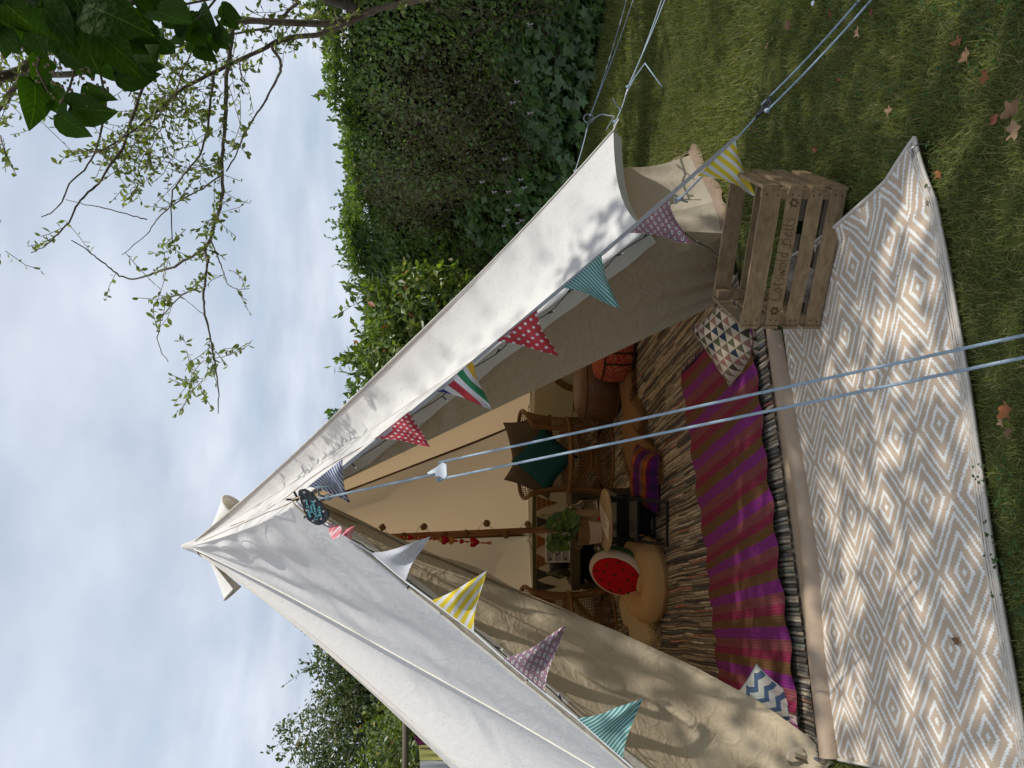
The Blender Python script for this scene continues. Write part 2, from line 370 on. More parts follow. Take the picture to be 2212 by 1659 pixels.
def sag(p, v, u, amp=.07, drop=.055):
    """roof cloth hangs slightly inwards between apex and eave, more between the ridges"""
    k = 4*v*(1-v)**.9*(drop+amp*4*u*(1-u)); n = Vector((p.x-C.x, p.y-C.y, 0))
    n = n.normalized() if n.length > 1e-3 else Vector(); n.z = 1.1
    wr = .006*math.sin(u*31+v*9)*v*(1-v)*4
    return p - n.normalized()*(k+wr)
drops = [.055]*7+[.11, .13, .13, .12, .09, .055]
for i in range(len(eaves)-1):
    m = MB().grid(lambda u, v: sag(lerp(APEX, hem(i, u), v), v, u, .07, drops[i]*(1-u)+drops[i+1]*u), 10, 22)
    mk('roof_panel', m, M_canvas, tent, True)
def creased(a, b, u, v, ax):                                      # gore between the front ridge and a door edge
    p = lerp(APEX, lerp(a, b, u), v)
    e = lerp(APEX, b, v); p = p + (sag(e, v, 0., .07, .055)-e)*u      # meets the neighbouring panel along the ridge
    k = 4*u*(1-u)
    f = .013*math.exp(-((u-.16)/.16)**2)*math.sin(38*v+6*u)*(v*(1-v)*4)*min(1, u*7) + .009*math.sin(17*u+5*v)*v*(1-v)*4*k + .006*math.sin(29*v-11*u)*k*v*(1-v)*4
    n = (b-a).cross(APEX-a).normalized(); n = n if n.z > 0 else -n
    return p - n*(.04*4*v*(1-v)*k+f)
def front_roof(u, v):                                            # both front gores in one cloth, rounded over the ridge
    U = 2*u-1; U = math.copysign(abs(U)**1.5, U); p = creased(P, E1 if U >= 0 else L1, abs(U), v, 0)
    return p - Vector((0, .25, 1))*.075*math.exp(-(U/.14)**2)*(4*v*(1-v))**.8
mk('roof_panel', MB().grid(front_roof, 90, 50), M_canvas, tent, True)
# seams: stitched tapes along every ridge, and the hem of the door opening
def strip(pts, w, up=Vector((0, 0, 1)), off=0.):
    def f(u, v):
        p = poly(pts, min(u, .9999)); q = poly(pts, min(u+.02, .9999)); t = (q-p).normalized() if (q-p).length > 1e-6 else Vector((1, 0, 0))
        s = t.cross(up).normalized(); return p + s*(v-.5)*w + t.cross(s).normalized()*off*-1
    return MB().grid(f, 24, 1)
for i, e in enumerate(eaves):
    pts = [sag(lerp(APEX, e, k/20), k/20, 0., .07, drops[i]) for k in range(21)]
    if i == 0: pts = [creased(P, E1, 1, k/20, 0) for k in range(21)]
    if i == len(eaves)-1: pts = [creased(P, L1, 1, k/20, 0) for k in range(21)]
    m = MB().tube([p+Vector((0, 0, .003)) for p in pts], .0045, 4); mk('ridge_seam', m, M_hem, tent, True)
    mk('ridge_tape', strip([p-Vector((0, 0, .012)) for p in pts], .022), M_seam_in, tent, True)
for a, b in ((P, E1), (P, L1)):
    m = MB().tube([lerp(a, b, k/30)+Vector((0, 0, .002*math.sin(k*1.7))) for k in range(31)], .006, 6); mk('door_hem', m, M_hem, tent, True)
    def lip(u, v): # folded lip under the door edge
        p = lerp(a, b, u); q = lerp(p, Vector((C.x, C.y, p.z)), .5); d = (q-p).normalized()
        return p + d*(.07*v*min(1, u*6+.25)) - Vector((0, 0, .055*v))*min(1, u*6+.25) + Vector((0, 0, .006*math.sin(u*40)*v))
    mk('door_lip', MB().grid(lip, 30, 3), M_hem, tent, True)
# stitched seam line across the right door gore
m = MB().tube([creased(P, E1, .30+.70*k/20*.55, .25+.70*k/20, 0)+Vector((.003, -.004, .006)) for k in range(21)], .0022, 4); mk('stitched_seam', m, M_seam_in, tent)
m = MB().tube([creased(P, E1, .02+.01*math.sin(k), k/20, 0)+Vector((-.003, -.003, .006)) for k in range(4, 20)], .0018, 4); mk('stitched_seam', m, M_seam_in, tent)
# valance below the hem
for i in range(len(eaves)-1):
    m = MB().grid(lambda u, v: hem(i, u)*(1) + Vector((C.x-hem(i, u).x, C.y-hem(i, u).y, 0))*(.012*v) - Vector((0, 0, .045*v)), 12, 2); mk('valance', m, M_hem, tent, True)
# low wall, one panel for each roof panel
Wa = [Zp(1577, 505), Zp(1556, 430), Zp(1502, 330)] + [pol(a, RW, 0) for a in (-5, 22, 48, 74, 100)] + [pol(a, r, 0) for a, r in ((126, 2.28), (152, 2.12), (178, 2.05), (206, 2.08), (234, 2.2))] + [Vector((-1.75, 2.86, 0))]
def wall_top(i, u):
    tops = [E1, lerp(E1, E2, .5), E2] + eaves[2:]
    p = lerp(tops[i], tops[i+1], u); q = Vector((C.x, C.y, p.z)); return lerp(p, q, .065)+Vector((0, 0, -.02))
for i in range(len(Wa)-1):
    def f(u, v):
        a = wall_top(i, u); b = lerp(Wa[i], Wa[i+1], u); p = lerp(a, b, v)
        n = (p-Vector((C.x, C.y, p.z))).normalized(); return p + n*(.018*math.sin(9*u+4*v+i)*math.sin(PI*v)*math.sin(PI*u) - .03*math.sin(PI*v))
    mk('wall_panel', MB().grid(f, 12, 10), M_wall, tent, True)
def mudflap(u, v):
    b = poly(Wa[:4], min(u, .9999)); n = (Vector((.86, -.5, 0))*(1-u)+Vector((.98, .1, 0))*u).normalized(); return b + n*(.06*v*(.9+.15*math.sin(23*u))) + Vector((0, 0, .035*(1-v)**2+.006+.006*math.sin(45*u+3*v)*v))
mk('mud_flap', MB().grid(mudflap, 44, 4), M_mud, tent, True)
# zipped-in groundsheet: floor, low tub rim, and the rolled sill across the doorway
sillO = [Zp(*p) for p in ((1690, 712), (1720, 880), (1750, 1050), (1772, 1230), (1785, 1400), (1812, 1640))]
SR, SL = sillO[0], sillO[-1]; IN = Vector((-.29, .957, 0)); AC = Vector((.957, .29, 0))
m = MB(); ring = [Vector((.52, 3.62, .012)), Vector((.86, 3.82, .012)), Vector((1.2, 4.25, .012))] + [pol(a, RW-.06, .012) for a in range(-14, 240, 8)] + [Vector((SL.x, SL.y+.05, .012)), Vector((SR.x, SR.y+.05, .012))]
m.add([Vector((C.x, C.y, .012))]+ring, [(0, i+1, (i+1) % len(ring)+1) for i in range(len(ring))]); mk('groundsheet', m, M_pvc, tent)
rim = [Vector((.62, 3.68, 0)), Vector((.88, 3.84, 0)), Vector((1.2, 4.25, 0))]+[pol(a, RW-.07, 0) for a in range(-10, 240, 6)]
m = MB().grid(lambda u, v: poly(rim, min(u, .9999))+Vector((0, 0, .012+.085*v)), 60, 1); mk('groundsheet_rim', m, M_pvc, tent, True)
def sill(u, v):
    p = poly(sillO, min(u, .9999)); w = v*PI*1.15
    return p + IN*(.042-.042*math.cos(w)) + Vector((0, 0, .004+.048*math.sin(min(w, PI*.98))*(.9+.1*math.sin(9*u)))) + IN*.012*math.sin(12*u)*v
mk('door_sill', MB().grid(sill, 60, 12), M_pvc, tent, True)
m = MB().tube([sill(k/60, .80)+Vector((0, 0, .006)) for k in range(61)], .004, 5); mk('sill_zip', m, plain('zip_tape', (.30, .24, .14), .8, .3, 300), tent)
# door panels, tied back on either side
F2 = Zp(1552, 655); F1 = Zp(1577, 505)
def flapR(u, v):
    inner = lerp(P+Vector((.01, .03, -.03)), F2, v)
    k = .78; outer = lerp(P+Vector((.0, .003, -.002)), E1+Vector((0, .004, -.002)), v/k) if v < k else lerp(E1+Vector((0, .004, -.002)), F1, (v-k)/(1-k))
    p = lerp(inner, outer, u); n = Vector((-.45, -.88, .2)).normalized()
    b = math.sin(PI*u)*v; q = .035*b + .010*math.sin(11*v+7*u)*b + .006*math.sin(23*u-9*v)*b*v
    q += .012*math.sin(26*u+3*v)*v**3*(1-.5*u)
    return p - n*q*(-1 if v < .3 else 1)*-1 + Vector((0, .10*b, 0))
fr = mk('door_flap', MB().grid(flapR, 40, 70), M_flap, tent, True)
LI = [(690, 1082), (780, 1124), (905, 1188), (1030, 1238), (1150, 1289), (1330, 1362), (1500, 1440), (1640, 1515), (1745, 1590), (1803, 1650)]
def flapL(u, v):
    k = v*(len(LI)-1); i = min(int(k), len(LI)-2); a = LI[i]; b = LI[i+1]; t = k-i
    s = min(1, (lerp(Vector(a), Vector(b), t)-Vector(LI[0])).length/ (Vector(LI[-1])-Vector(LI[0])).length)
    inner = Yp(a[0]+(b[0]-a[0])*t, a[1]+(b[1]-a[1])*t, 3.05 + (2.62-3.05)*s + .34*math.sin(PI*s)**.8)
    h = .84; e = L1+Vector((.04, .06, -.02)); o = lerp(P+Vector((-.03, .03, -.02)), e, s/h) if s < h else lerp(e, Vector((-1.72, 2.66, 0)), (s-h)/(1-h))
    p = lerp(inner, o, u); b2 = math.sin(PI*u)*min(1, s*3)
    d = .04*b2 + .016*math.sin(13*u+17*s)*b2*(1.2-s) + .009*math.sin(31*s-11*u)*b2 + .012*math.sin(24*s+15*u)*b2*max(0, .6-s)
    d += .022*math.sin(3.2*s+5*u)*b2 + .02*s*s*math.sin(9*u+1)*b2
    return p + Vector((.1, .25, .05)).normalized()*d*3
mk('door_flap', MB().grid(flapL, 50, 90), M_flap, tent, True)
# ties that hold the rolled door
b0 = Yp(1697, 1636, 2.50); M_tie = fabric('tie_tape', (.52, .44, .32), .1)
for r_, dz_, tw in ((.030, 0, 0), (.022, -.02, 1.2)):
    mk('door_tie', MB().grid(lambda u, v: b0+Vector((r_*math.sin(2*PI*u+tw)*.8, -.01*math.cos(2*PI*u)-.008*tw, dz_-r_*1.3+r_*1.3*math.cos(2*PI*u)))+Vector((.010*(v-.5), .012*(v-.5), 0)), 26, 1), M_tie, tent, True)
# cap, its gathering cord, and the two hooded vents below it
capz = APEX; ax = Vector((0, 0, 1))
m = MB().lathe([(.062, -.085), (.050, -.055), (.036, -.02), (.026, .01), (.018, .03), (.007, .048), (.001, .052)], 14, capz+Vector((0, 0, .0))); mk('apex_cap', m, M_canvas, tent, True)
m = MB().tube([capz+Vector((.068*math.cos(w), .068*math.sin(w), -.085+.010*math.sin(w*3+1))) for w in np.linspace(0, 2*PI, 28)], .004, 5); mk('cap_cord', m, plain('grey_cord', (.16, .14, .17), .8), tent)
for ang, sgn in ((-16, 1), (-172, -1)):
    a = math.radians(ang); d = Vector((math.cos(a), math.sin(a), 0)); side = Vector((-d.y, d.x, 0))
    top = APEX + d*.03 + Vector((0, 0, -.05)); slope = Vector((d.x*.60, d.y*.60, -.60)).normalized()
    nrm = side.cross(slope); nrm = nrm if nrm.z > 0 else -nrm
    def f(u, v):
        w = PI*(u*1.0); r = .088*v**1.1+.004; c = top + slope*(.10+.26*v)
        return c + side*math.cos(w)*r*.95 + nrm*(math.sin(w)*r*1.15-.02) 
    mk('vent_hood', MB().grid(f, 18, 12), M_vent, tent, True)
    m = MB().tube([f(k/18, 1) for k in range(19)], .008, 6); mk('vent_rim', m, M_hem, tent, True)
# door frame peak: grommet tape and webbing loop where the main guy rope starts
m = MB()
for s in (-1, 1):
    m.grid(lambda u, v: P + Vector((s*.012+(v-.5)*.02, -.02-.035*u, -.01-.055*u)), 4, 1)
mk('peak_webbing', m, M_hem, tent)
for e in eaves[:3]+[L1]:
    d = (e-C); d.z = 0; d.normalize(); m = MB().tube([e, e+d*.03+Vector((0, 0, -.008)), e+d*.055+Vector((0, 0, -.02))], .005, 5); mk('guy_loop', m, M_hem, tent)
# centre pole and half-moon mesh window on the far wall
foot = Zp(1400, 1134, .02)
mk('centre_pole', MB().tube([foot, lerp(foot, APEX, .5), APEX+Vector((0, 0, -.03))], .021, 10), M_pole, tent, True)
def wallpt(ang, h):                                              # on the inside of the wall
    return pol(ang, RW-.09, h)
Wc = 54
for k, (r0, r1, mt) in enumerate(((.30, .36, M_seam_in),)):
    m = MB().grid(lambda u, v: wallpt(Wc+math.degrees(math.cos(PI*u)*(r0+(r1-r0)*v)/RW*1.25), .13+math.sin(PI*u)*(r0+(r1-r0)*v)), 24, 1)
    mk('window_zip', m, mt, tent)
m = MB().grid(lambda u, v: wallpt(Wc+(u-.5)*28, .10+.03*v), 10, 1); mk('window_zip', m, M_seam_in, tent)
m = MB().grid(lambda u, v: wallpt(Wc-6+(u-.5)*34, .045+.035*v), 10, 1); mk('window_roll', m, M_hem, tent)

# ================================================================== GUY ROPES
GR = 'blue guy ropes of the tent'
def line_hit(A, B, px):                                          # where the segment AB crosses a column of the photograph
    lo, hi = 0., 1.
    def X(t):
        p = lerp(A, B, t)-Vector((0, 0, CAM_H)); F = p.dot(_F); U = p.dot(_up); return 1106-1661*U/F
    for _ in range(40):
        mid = (lo+hi)/2
        if (X(mid)-px)*(X(hi)-px) <= 0: lo = mid
        else: hi = mid
    return lerp(A, B, lo)
def slider(at, d, side, mat, parent, s=1.):
    n = d.cross(side).normalized(); m = MB()
    outline = [(-.055, -.004), (-.040, .010), (.012, .017), (.040, .030), (.052, .020), (.050, -.018), (.030, -.028), (-.02, -.012)]
    vs = [at + d*x*s + side*y*s + n*h for h in (-.003, .003) for x, y in [(a, b*1.15) for a, b in outline]]
    k = len(outline); m.add(vs, [tuple(range(k)), tuple(range(2*k-1, k-1, -1))]+[(i, i+k, (i+1) % k+k, (i+1) % k) for i in range(k)])
    o = mk('slider', m, mat, parent); m2 = MB()
    m2.tube([at + d*(.015+.018*math.cos(w))*s+side*(.010*math.sin(w))*s+n*.005 for w in np.linspace(0, 2*PI, 12)], .0035, 5)
    mk('slider_slot', m2, M_black, o); return o
def steel():
    t = NT('steel'); return t.done(t.bsdf((.45, .45, .46), .35, .5, Metallic=1.0))
M_steel = steel()
A = Yp(700, 1076, 2.98); B0 = Yp(2212, 750, 1.53); B = lerp(A, B0, (A.z-.02)/(A.z-B0.z))
sp = line_hit(A, B, 938)
o = thing('guy_rope', 'long double blue guy rope from the door peak crossing in front of the doorway', 'rope', (A.x, A.y, 0), GR)
mk('rope', MB().tube([lerp(A, sp, t/10) for t in range(11)], .0044, 8), M_rope, o, True)
d = (B-A).normalized(); side = Vector((1, .05, 0)).normalized()
q1 = Yp(948, 999, sp.y); q2 = Yp(946, 1036, sp.y)
for q, e in ((q1, Yp(2212, 724, 1.53)), (q2, Yp(2212, 772, 1.53))):
    e2 = lerp(q, e, 1.07); mk('rope', MB().tube([lerp(q, e2, t/24)+Vector((0, 0, -.004*math.sin(PI*t/24))) for t in range(25)], .0039, 8), M_rope, o, True)
slider(lerp(sp, (q1+q2)/2, .8), d, -side, M_white, o, .85)
kn = A+d*.02
for c_, r_ in ((kn+d*.005, .013), (q2+d*.004, .009)): mk('knot', MB().ball(c_, r_, 9, 7, (1, .8, 1.2)), M_rope, o, True)
mk('loose_end', MB().tube([kn, kn+Vector((.01, -.01, .03)), kn+Vector((.04, -.015, .035)), Yp(727, 1049, 2.95)], .0045, 6), M_rope, o, True)
for s in (-1, 1): mk('rope_loop', MB().tube([P+Vector((s*.015, -.03, -.05)), kn+d*-.03, kn], .004, 6), M_rope, o, True)
B = lerp(q1, Yp(2212, 724, 1.53), 1.07); mk('peg', MB().tube([B+Vector((-.02, 0, .05)), B+Vector((.0, 0, .055)), B+Vector((0, 0, -.1))], .004, 6), M_steel, o)
def guy2(label, A, slpx, slz, Bpx, smat, tails=(), gap=.05):
    sl_ = Zp(*slpx, slz); B = [Zp(*b, 0) for b in Bpx]
    o = thing('guy_rope', label, 'rope', (A.x, A.y, 0), GR); d = (B[0]-A).normalized(); side = Vector((-d.y, d.x, 0)).normalized()
    mk('rope', MB().tube([lerp(A, sl_, t/10)-Vector((0, 0, .006*math.sin(PI*t/10))) for t in range(11)], .0038, 7), M_rope, o, True)
    s1 = sl_+side*gap*.5+d*.02; s2 = sl_-side*gap*.5+d*.035
    for q, b in ((s1, B[0]), (s2, B[1])): mk('rope', MB().tube([lerp(q, b, t/16)-Vector((0, 0, .01*math.sin(PI*t/16))) for t in range(17)], .0038, 7), M_rope, o, True)
    slider(sl_+d*.025, d, side, smat, o, .8)
    [mk('knot', MB().ball(c_, .010, 8, 6, (1, .8, 1.2)), M_rope, o, True) for c_ in (A+d*.035, s2)]
    for t in tails: mk('loose_end', MB().tube(t, .0036, 6), M_rope, o, True)
    b = (B[0]+B[1])/2; mk('peg', MB().tube([b+Vector((-.02, 0, .04)), b+Vector((0, 0, .045)), b+Vector((0, 0, -.1))], .004, 6), M_steel, o); return o
aE = Yp(1459, 440, 3.2)
guy2('guy rope with a black slider over the grass, beyond the right yellow flag', aE, (1640, 245), .22, ((1880, -28), (1906, -28)), M_black,
     [[aE, aE+Vector((.02, -.02, .01)), Yp(1486, 437, 3.18)]])
sE2 = Zp(1352, 204, .40)
guy2('guy rope with a white slider at the second eave corner', E2+Vector((.02, -.01, 0)), (1352, 204), .40, ((1452, -70), (1462, -70)), M_white,
     [[sE2+Vector((0, -.02, 0)), sE2+Vector((.06, -.10, -.03)), sE2+Vector((.08, -.22, -.05)), Yp(1430, 187, sE2.y-.30)], [lerp(E2, sE2, .55), lerp(E2, sE2, .6)+Vector((.02, .0, .03)), Yp(1325, 214, E2.y+.1)]])
sE3 = Zp(1272, 262, .42)
guy2('thin slack blue guy rope nearest the hedge, looped and knotted without a slider', E3+Vector((.02, 0, 0)), (1272, 262), .42, ((1362, -30), (1378, -30)), M_rope,
     [[sE3, sE3+Vector((.04, -.03, -.08)), sE3+Vector((.01, -.08, -.16)), Yp(1310, 280, sE3.y-.1)], [sE3+Vector((0.02, 0, 0))+Vector((.03*math.cos(w), 0, .035*math.sin(w))) for w in np.linspace(0, 6, 14)]])

# ================================================================== BUNTING
def flag(parent, mat, a, b, tip, curl=.03, fold=0., ph=0.):
    """triangular flag between two points of its ribbon; the tip hangs free and curls"""
    mid = (a+b)/2; n = (b-a).cross(tip-a).normalized()
    def f(u, v):
        top = lerp(a, b, .5+(u-.5)*(1-.22*math.sin(PI*v))); p = lerp(top, tip, v)
        c = curl*v*v + .012*math.sin(8*v+ph+4*u)*v + .03*max(0, v-.75)*4*math.sin(ph*3)*.35 + .03*(u-.5)*abs(u-.5)*4*v*(1-v)*math.sin(ph*2+1)
        side = (b-a)*(.07*math.sin(PI*v*.9+ph)*v*(1-v))
        g = .012*math.sin(v*PI)*(u-.5)
        return p + n*c + side + (b-a)*g + n*fold*math.sin(u*PI*2)*v*(1-v)*.25
    m = MB().grid(f, 14, 18)
    m.uv = [((u-.5)*(1-v)+.5 if True else u, v*.9) for u in [i/14 for i in range(15)] for v in [j/18 for j in range(19)]]
    return mk('flag', m, mat, parent, True)
R0 = Yp(690, 1054, 2.97); R1 = Yp(1592, 298, 2.72)
def onrib(px, py, base0, base1, pull=0.):
    """distance along a ribbon read from the photograph's column"""
    t = (px-base0[0])/(base1[0]-base0[0]); return base0[2]+(base1[2]-base0[2])*t-pull
br = thing('bunting', 'seven patterned flags on a grey ribbon slanting down right of the door', 'bunting', (R0.x, R0.y, 0), 'bunting strings')
rb0, rb1 = (690, 1054, 2.97), (1592, 298, 2.72)
def rpt(t): 
    p = lerp(R0, R1, t); return p - Vector((0, 0, .018*math.sin(PI*t)))
m = MB().grid(lambda u, v: rpt(u)+Vector((.004, -.003, -.012+.022*v)), 60, 1); m.grid(lambda u, v: rpt(u)+Vector((.004, -.0055, -.012+.022*v)), 60, 1)
mk('ribbon', m, fabric('grey_ribbon', (.50, .49, .50), .06, 300, .12), br)
FR = [('yellow', (1589, 303), (1506, 380), (1636, 417), 'yellow and white striped'), ('flo', (1445, 431), (1360, 503), (1490, 532), 'red paisley'),
      ('teal', (1299, 548), (1214, 622), (1340, 662), 'teal and white fine striped'), ('polka', (1160, 669), (1073, 737), (1206, 769), 'red with white dots'),
      ('rain', (1024, 777), (941, 845), (1058, 885), 'white with red, green and yellow stripes'), ('star', (886, 887), (808, 949), (936, 967), 'red with white stars'),
      ('blue', (741, 990), (664, 1052), (749, 1088), 'blue and white striped')]
for k, (mt, a, b, t, lab) in enumerate(FR):
    pa = Yp(*a, onrib(*a, rb0, rb1, .006)); pb = Yp(*b, onrib(*b, rb0, rb1, .006)); pt = Yp(*t, onrib(*b, rb0, rb1)-.03-.02*(k % 3))
    f = flag(br, FM[mt], pb, pa, pt, .045*(-1)**k, .3, k*1.3); f['label'] = lab+' triangular flag'
L0 = Yp(694, 1122, 2.93)
def Ldep(px): return 2.945+(2.53-2.945)*(px-694)/(1480-694)
bl = thing('bunting', 'bunting of five patterned flags along the left edge of the tent door', 'bunting', (L0.x, L0.y, 0), 'bunting strings')
Lpx = [(694, 1122), (760, 1168), (802, 1194), (876, 1256), (932, 1297), (1024, 1366), (1087, 1422), (1177, 1497), (1246, 1551), (1345, 1639), (1480, 1760)]
m = MB().tube([Yp(*p, Ldep(p[0])) for p in Lpx], .0035, 6); mk('ribbon', m, M_white, bl, True)
FL = [('ging', (702, 1126), (762, 1169), (757, 1142), 'crumpled pink gingham'), ('white', (802, 1194), (876, 1256), (924, 1163), 'white with small grey spots'), ('yellow', (932, 1297), (1024, 1366), (1057, 1229), 'yellow and white striped'),
      ('flo2', (1087, 1422), (1177, 1497), (1217, 1357), 'mauve paisley'), ('teal', (1246, 1551), (1345, 1639), (1390, 1500), 'teal and white fine striped')]
for k, (mt, a, b, t, lab) in enumerate(FL):
    pa = Yp(*a, Ldep(a[0])-.004); pb = Yp(*b, Ldep(b[0])-.004); pt = Yp(*t, Ldep((a[0]+b[0])/2)-.04)
    f = flag(bl, FM[mt], pa, pb, pt, .04*(-1)**k, 1.0 if mt == 'ging' else .3, k*1.7+.5); f['label'] = lab+' triangular flag'

# ================================================================== FAIRY LIGHTS ROUND THE DOOR
fl = thing('fairy_lights', 'black string of fairy lights looped along both edges of the tent door', 'lights', (P.x, P.y, 0))
def cable(pts, parent, stubs, r=.0022, dirs=None, skip0=0):
    mk('cable', MB().tube(pts, r, 5), M_black, parent, True)
    for k in range(stubs):
        t = (k+.5)/stubs; p = poly(pts, t); a = random.uniform(0, 6.28)
        d = Vector(dirs[k % len(dirs)] if dirs else (math.cos(a)*.5, -.5, math.sin(a))).normalized()
        s = mk('light', MB().tube([p, p+d*.026], .0032, 6), M_black, parent); mk('bulb', MB().tube([p+d*.026, p+d*.035], .0022, 5), M_glow, s)
pr = [Yp(630, 1078, 2.99)] + [lerp(P, E1, t)+Vector((.0, -.015, -.020-.014*math.sin(t*40))) for t in np.linspace(.04, 1, 34)]
cable(pr, fl, 13, dirs=[(.8, -.3, -.5), (-.6, -.4, -.6), (.3, -.3, -.9)])
pl_ = [Yp(640, 1082, 2.97)] + [Yp(x, y, Ldep(x)+.01) for x, y in ((680, 1122), (730, 1150), (780, 1175), (850, 1230), (920, 1283), (1000, 1340), (1060, 1390), (1110, 1432), (1190, 1490), (1220, 1520), (1290, 1583), (1360, 1650), (1480, 1765))]
cable(pl_, fl, 10, dirs=[(-.6, -.4, .5), (.7, -.3, .3), (-.2, -.4, -.8)])
for q in ((618, 1079), (635, 1062)):
    a = Yp(645, 1080, 2.95); mk('light', MB().tube([a, Yp(*q, 2.94)], .0042, 6), M_black, fl)
cable([Yp(1458, 497, 3.30), Yp(1480, 503, 3.38), Yp(1500, 520, 3.42), Yp(1530, 535, 3.42), Yp(1560, 558, 3.38), Zp(1640, 560, .05)], fl, 3)

# ================================================================== SLATE SIGN AT THE PEAK
def sg(x, y): return ((1050+.18083*x)/1.8228, (1850+.18083*y)/1.8228)
SD = 2.90
ol = [(690, 470), (715, 435), (760, 420), (820, 420), (900, 465), (960, 500), (1050, 580), (1120, 670), (1180, 735), (1260, 830), (1330, 900), (1352, 960), (1340, 1050), (1280, 1125), (1200, 1185), (1130, 1208), (1050, 1195), (960, 1140), (880, 1080), (850, 1030), (820, 960), (795, 860), (790, 800), (745, 720), (725, 640), (688, 570)]
sg0 = Yp(*sg(700, 650), SD)
sn = thing('slate_sign', 'dark slate sign with blue handwriting hanging at the door peak', 'sign', (sg0.x, sg0.y, 0))
fr_ = [Yp(*sg(*p), SD+random.uniform(-.002, .002)) for p in ol]; bk = [p+Vector((random.uniform(-.002, .002), .009, random.uniform(-.003, 0))) for p in fr_]
cF = sum(fr_, Vector())/len(fr_); k = len(ol); m = MB()
inner = [lerp(p, cF, .05)-Vector((0, .001, 0)) for p in fr_]
m.add([cF]+inner+fr_+bk, [(0, 1+i, 1+(i+1) % k) for i in range(k)]+[(1+i, 1+k+i, 1+k+(i+1) % k, 1+(i+1) % k) for i in range(k)]+[(1+k+i, 1+2*k+i, 1+2*k+(i+1) % k, 1+k+(i+1) % k) for i in range(k)]+[tuple(1+2*k+i for i in range(k))])
mk('slate', m, plain('slate', (.058, .064, .070), .85, .25, 30, .2, .6), sn)
def text_geo(s, shear=.15, extr=0.):
    cu = bpy.data.curves.new('lettering', 'FONT'); cu.body = s; cu.align_x = 'CENTER'; cu.shear = shear; cu.extrude = extr; cu.resolution_u = 3; cu.offset = 0
    ob = bpy.data.objects.new('lettering', cu); COL.objects.link(ob); dg = bpy.context.evaluated_depsgraph_get()
    me = bpy.data.meshes.new_from_object(ob.evaluated_get(dg)); vs = [v.co.copy() for v in me.vertices]; fs = [tuple(p.vertices) for p in me.polygons]
    bpy.data.objects.remove(ob); bpy.data.curves.remove(cu); bpy.data.meshes.remove(me); return vs, fs
M_chalk = plain('blue_chalk_pen', (.22, .62, .72), .8, .1); M_star = plain('silver_star', (.50, .50, .50), .7, .2)
for s, c0_, c1_ in (('With Love', (975, 1035), (870, 645)), ('from', (1015, 935), (975, 770)), ('Cotswold', (1120, 1090), (1020, 665)), ('Bells', (1190, 1010), (1155, 790))):
    dxy = Vector(c1_)-Vector(c0_); nx = Vector((-abs(dxy.y), dxy.x if dxy.x < 0 else dxy.x))          # letters rise towards the sky, to the left in the picture
    def hw(x, y): q = Vector(c0_)+dxy*x+Vector((-1, .25)).normalized()*y*dxy.length*.68; return Yp(*sg(q.x, q.y), SD-.004)
    for g in handwriting(s, hw, .0011): mk('letter', g, M_chalk, sn)
def star_poly(c, r, f):
    return [f(c[0]+math.cos(PI/2+i*PI/5)*(r if i % 2 == 0 else r*.42), c[1]+math.sin(PI/2+i*PI/5)*(r if i % 2 == 0 else r*.42)) for i in range(10)]
for c in ((815, 490), (815, 670), (1045, 680), (865, 880), (1010, 1110), (1185, 1065), (1235, 905)):
    mk('star', MB().add(star_poly(c, 38, lambda x, y: Yp(*sg(x, y), SD-.004)), [tuple(range(10))]), M_star, sn)
tw = plain('twine', (.45, .36, .24), .9)
mk('hanging_string', MB().tube([Yp(*sg(735, 590), SD-.006), Yp(*sg(560, 650), SD+.01), Yp(*sg(600, 750), SD-.002), Yp(*sg(860, 985), SD-.006)], .0035, 5), tw, sn)

# ================================================================== GROUND
t = NT('lawn_soil'); o_ = t.obj(); f = t.noise(1.3, 5, o_); g_ = t.noise(14, 4, o_)
c_ = t.mix(t.ramp(f, [(.4, (0, 0, 0)), (.62, (1, 1, 1))]), (.045, .058, .016), (.085, .09, .03)); c_ = t.mix(t.math('MULTIPLY', g_, .6), c_, (.035, .035, .012))
M_lawn = t.done(t.bsdf(c_, .95, .05, g_, .8, .02))
m = MB().grid(lambda u, v: Vector((-60+120*u, -12+130*v, -.012)), 8, 8); o = mk('lawn', m, M_lawn); o['kind'] = 'structure'

def inpoly(P_, x, y):
    r = np.zeros(len(x), bool); n = len(P_)
    for i in range(n):
        (x1, y1), (x2, y2) = P_[i], P_[(i+1) % n]
        c = ((y1 > y) != (y2 > y)) & (x < (x2-x1)*(y-y1)/(y2-y1+1e-12)+x1); r ^= c
    return r
RNR = Vector((.705, 2.10, 0)); RNL = Vector((-.955, 1.675, 0)); RFL = Vector((-1.31, 2.585, 0)); RFR = Vector((.47, 3.10, 0))
rugpoly = [tuple(p[:2]) for p in (RNR, Vector((.34, 1.993, 0)), RNL, RFL, SL, SR, RFR, Vector((.585, 2.50, 0)))]
def vnoise(x, y, s, seed=0):                                      # cheap smooth value noise
    r = np.random.default_rng(seed); T = r.random((64, 64)); X = x*s+100; Y = y*s+100; xi = np.floor(X).astype(int); yi = np.floor(Y).astype(int); fx = X-xi; fy = Y-yi
    fx = fx*fx*(3-2*fx); fy = fy*fy*(3-2*fy); a = T[xi % 64, yi % 64]; b = T[(xi+1) % 64, yi % 64]; c = T[xi % 64, (yi+1) % 64]; d = T[(xi+1) % 64, (yi+1) % 64]
    return (a*(1-fx)+b*fx)*(1-fy)+(c*(1-fx)+d*fx)*fy
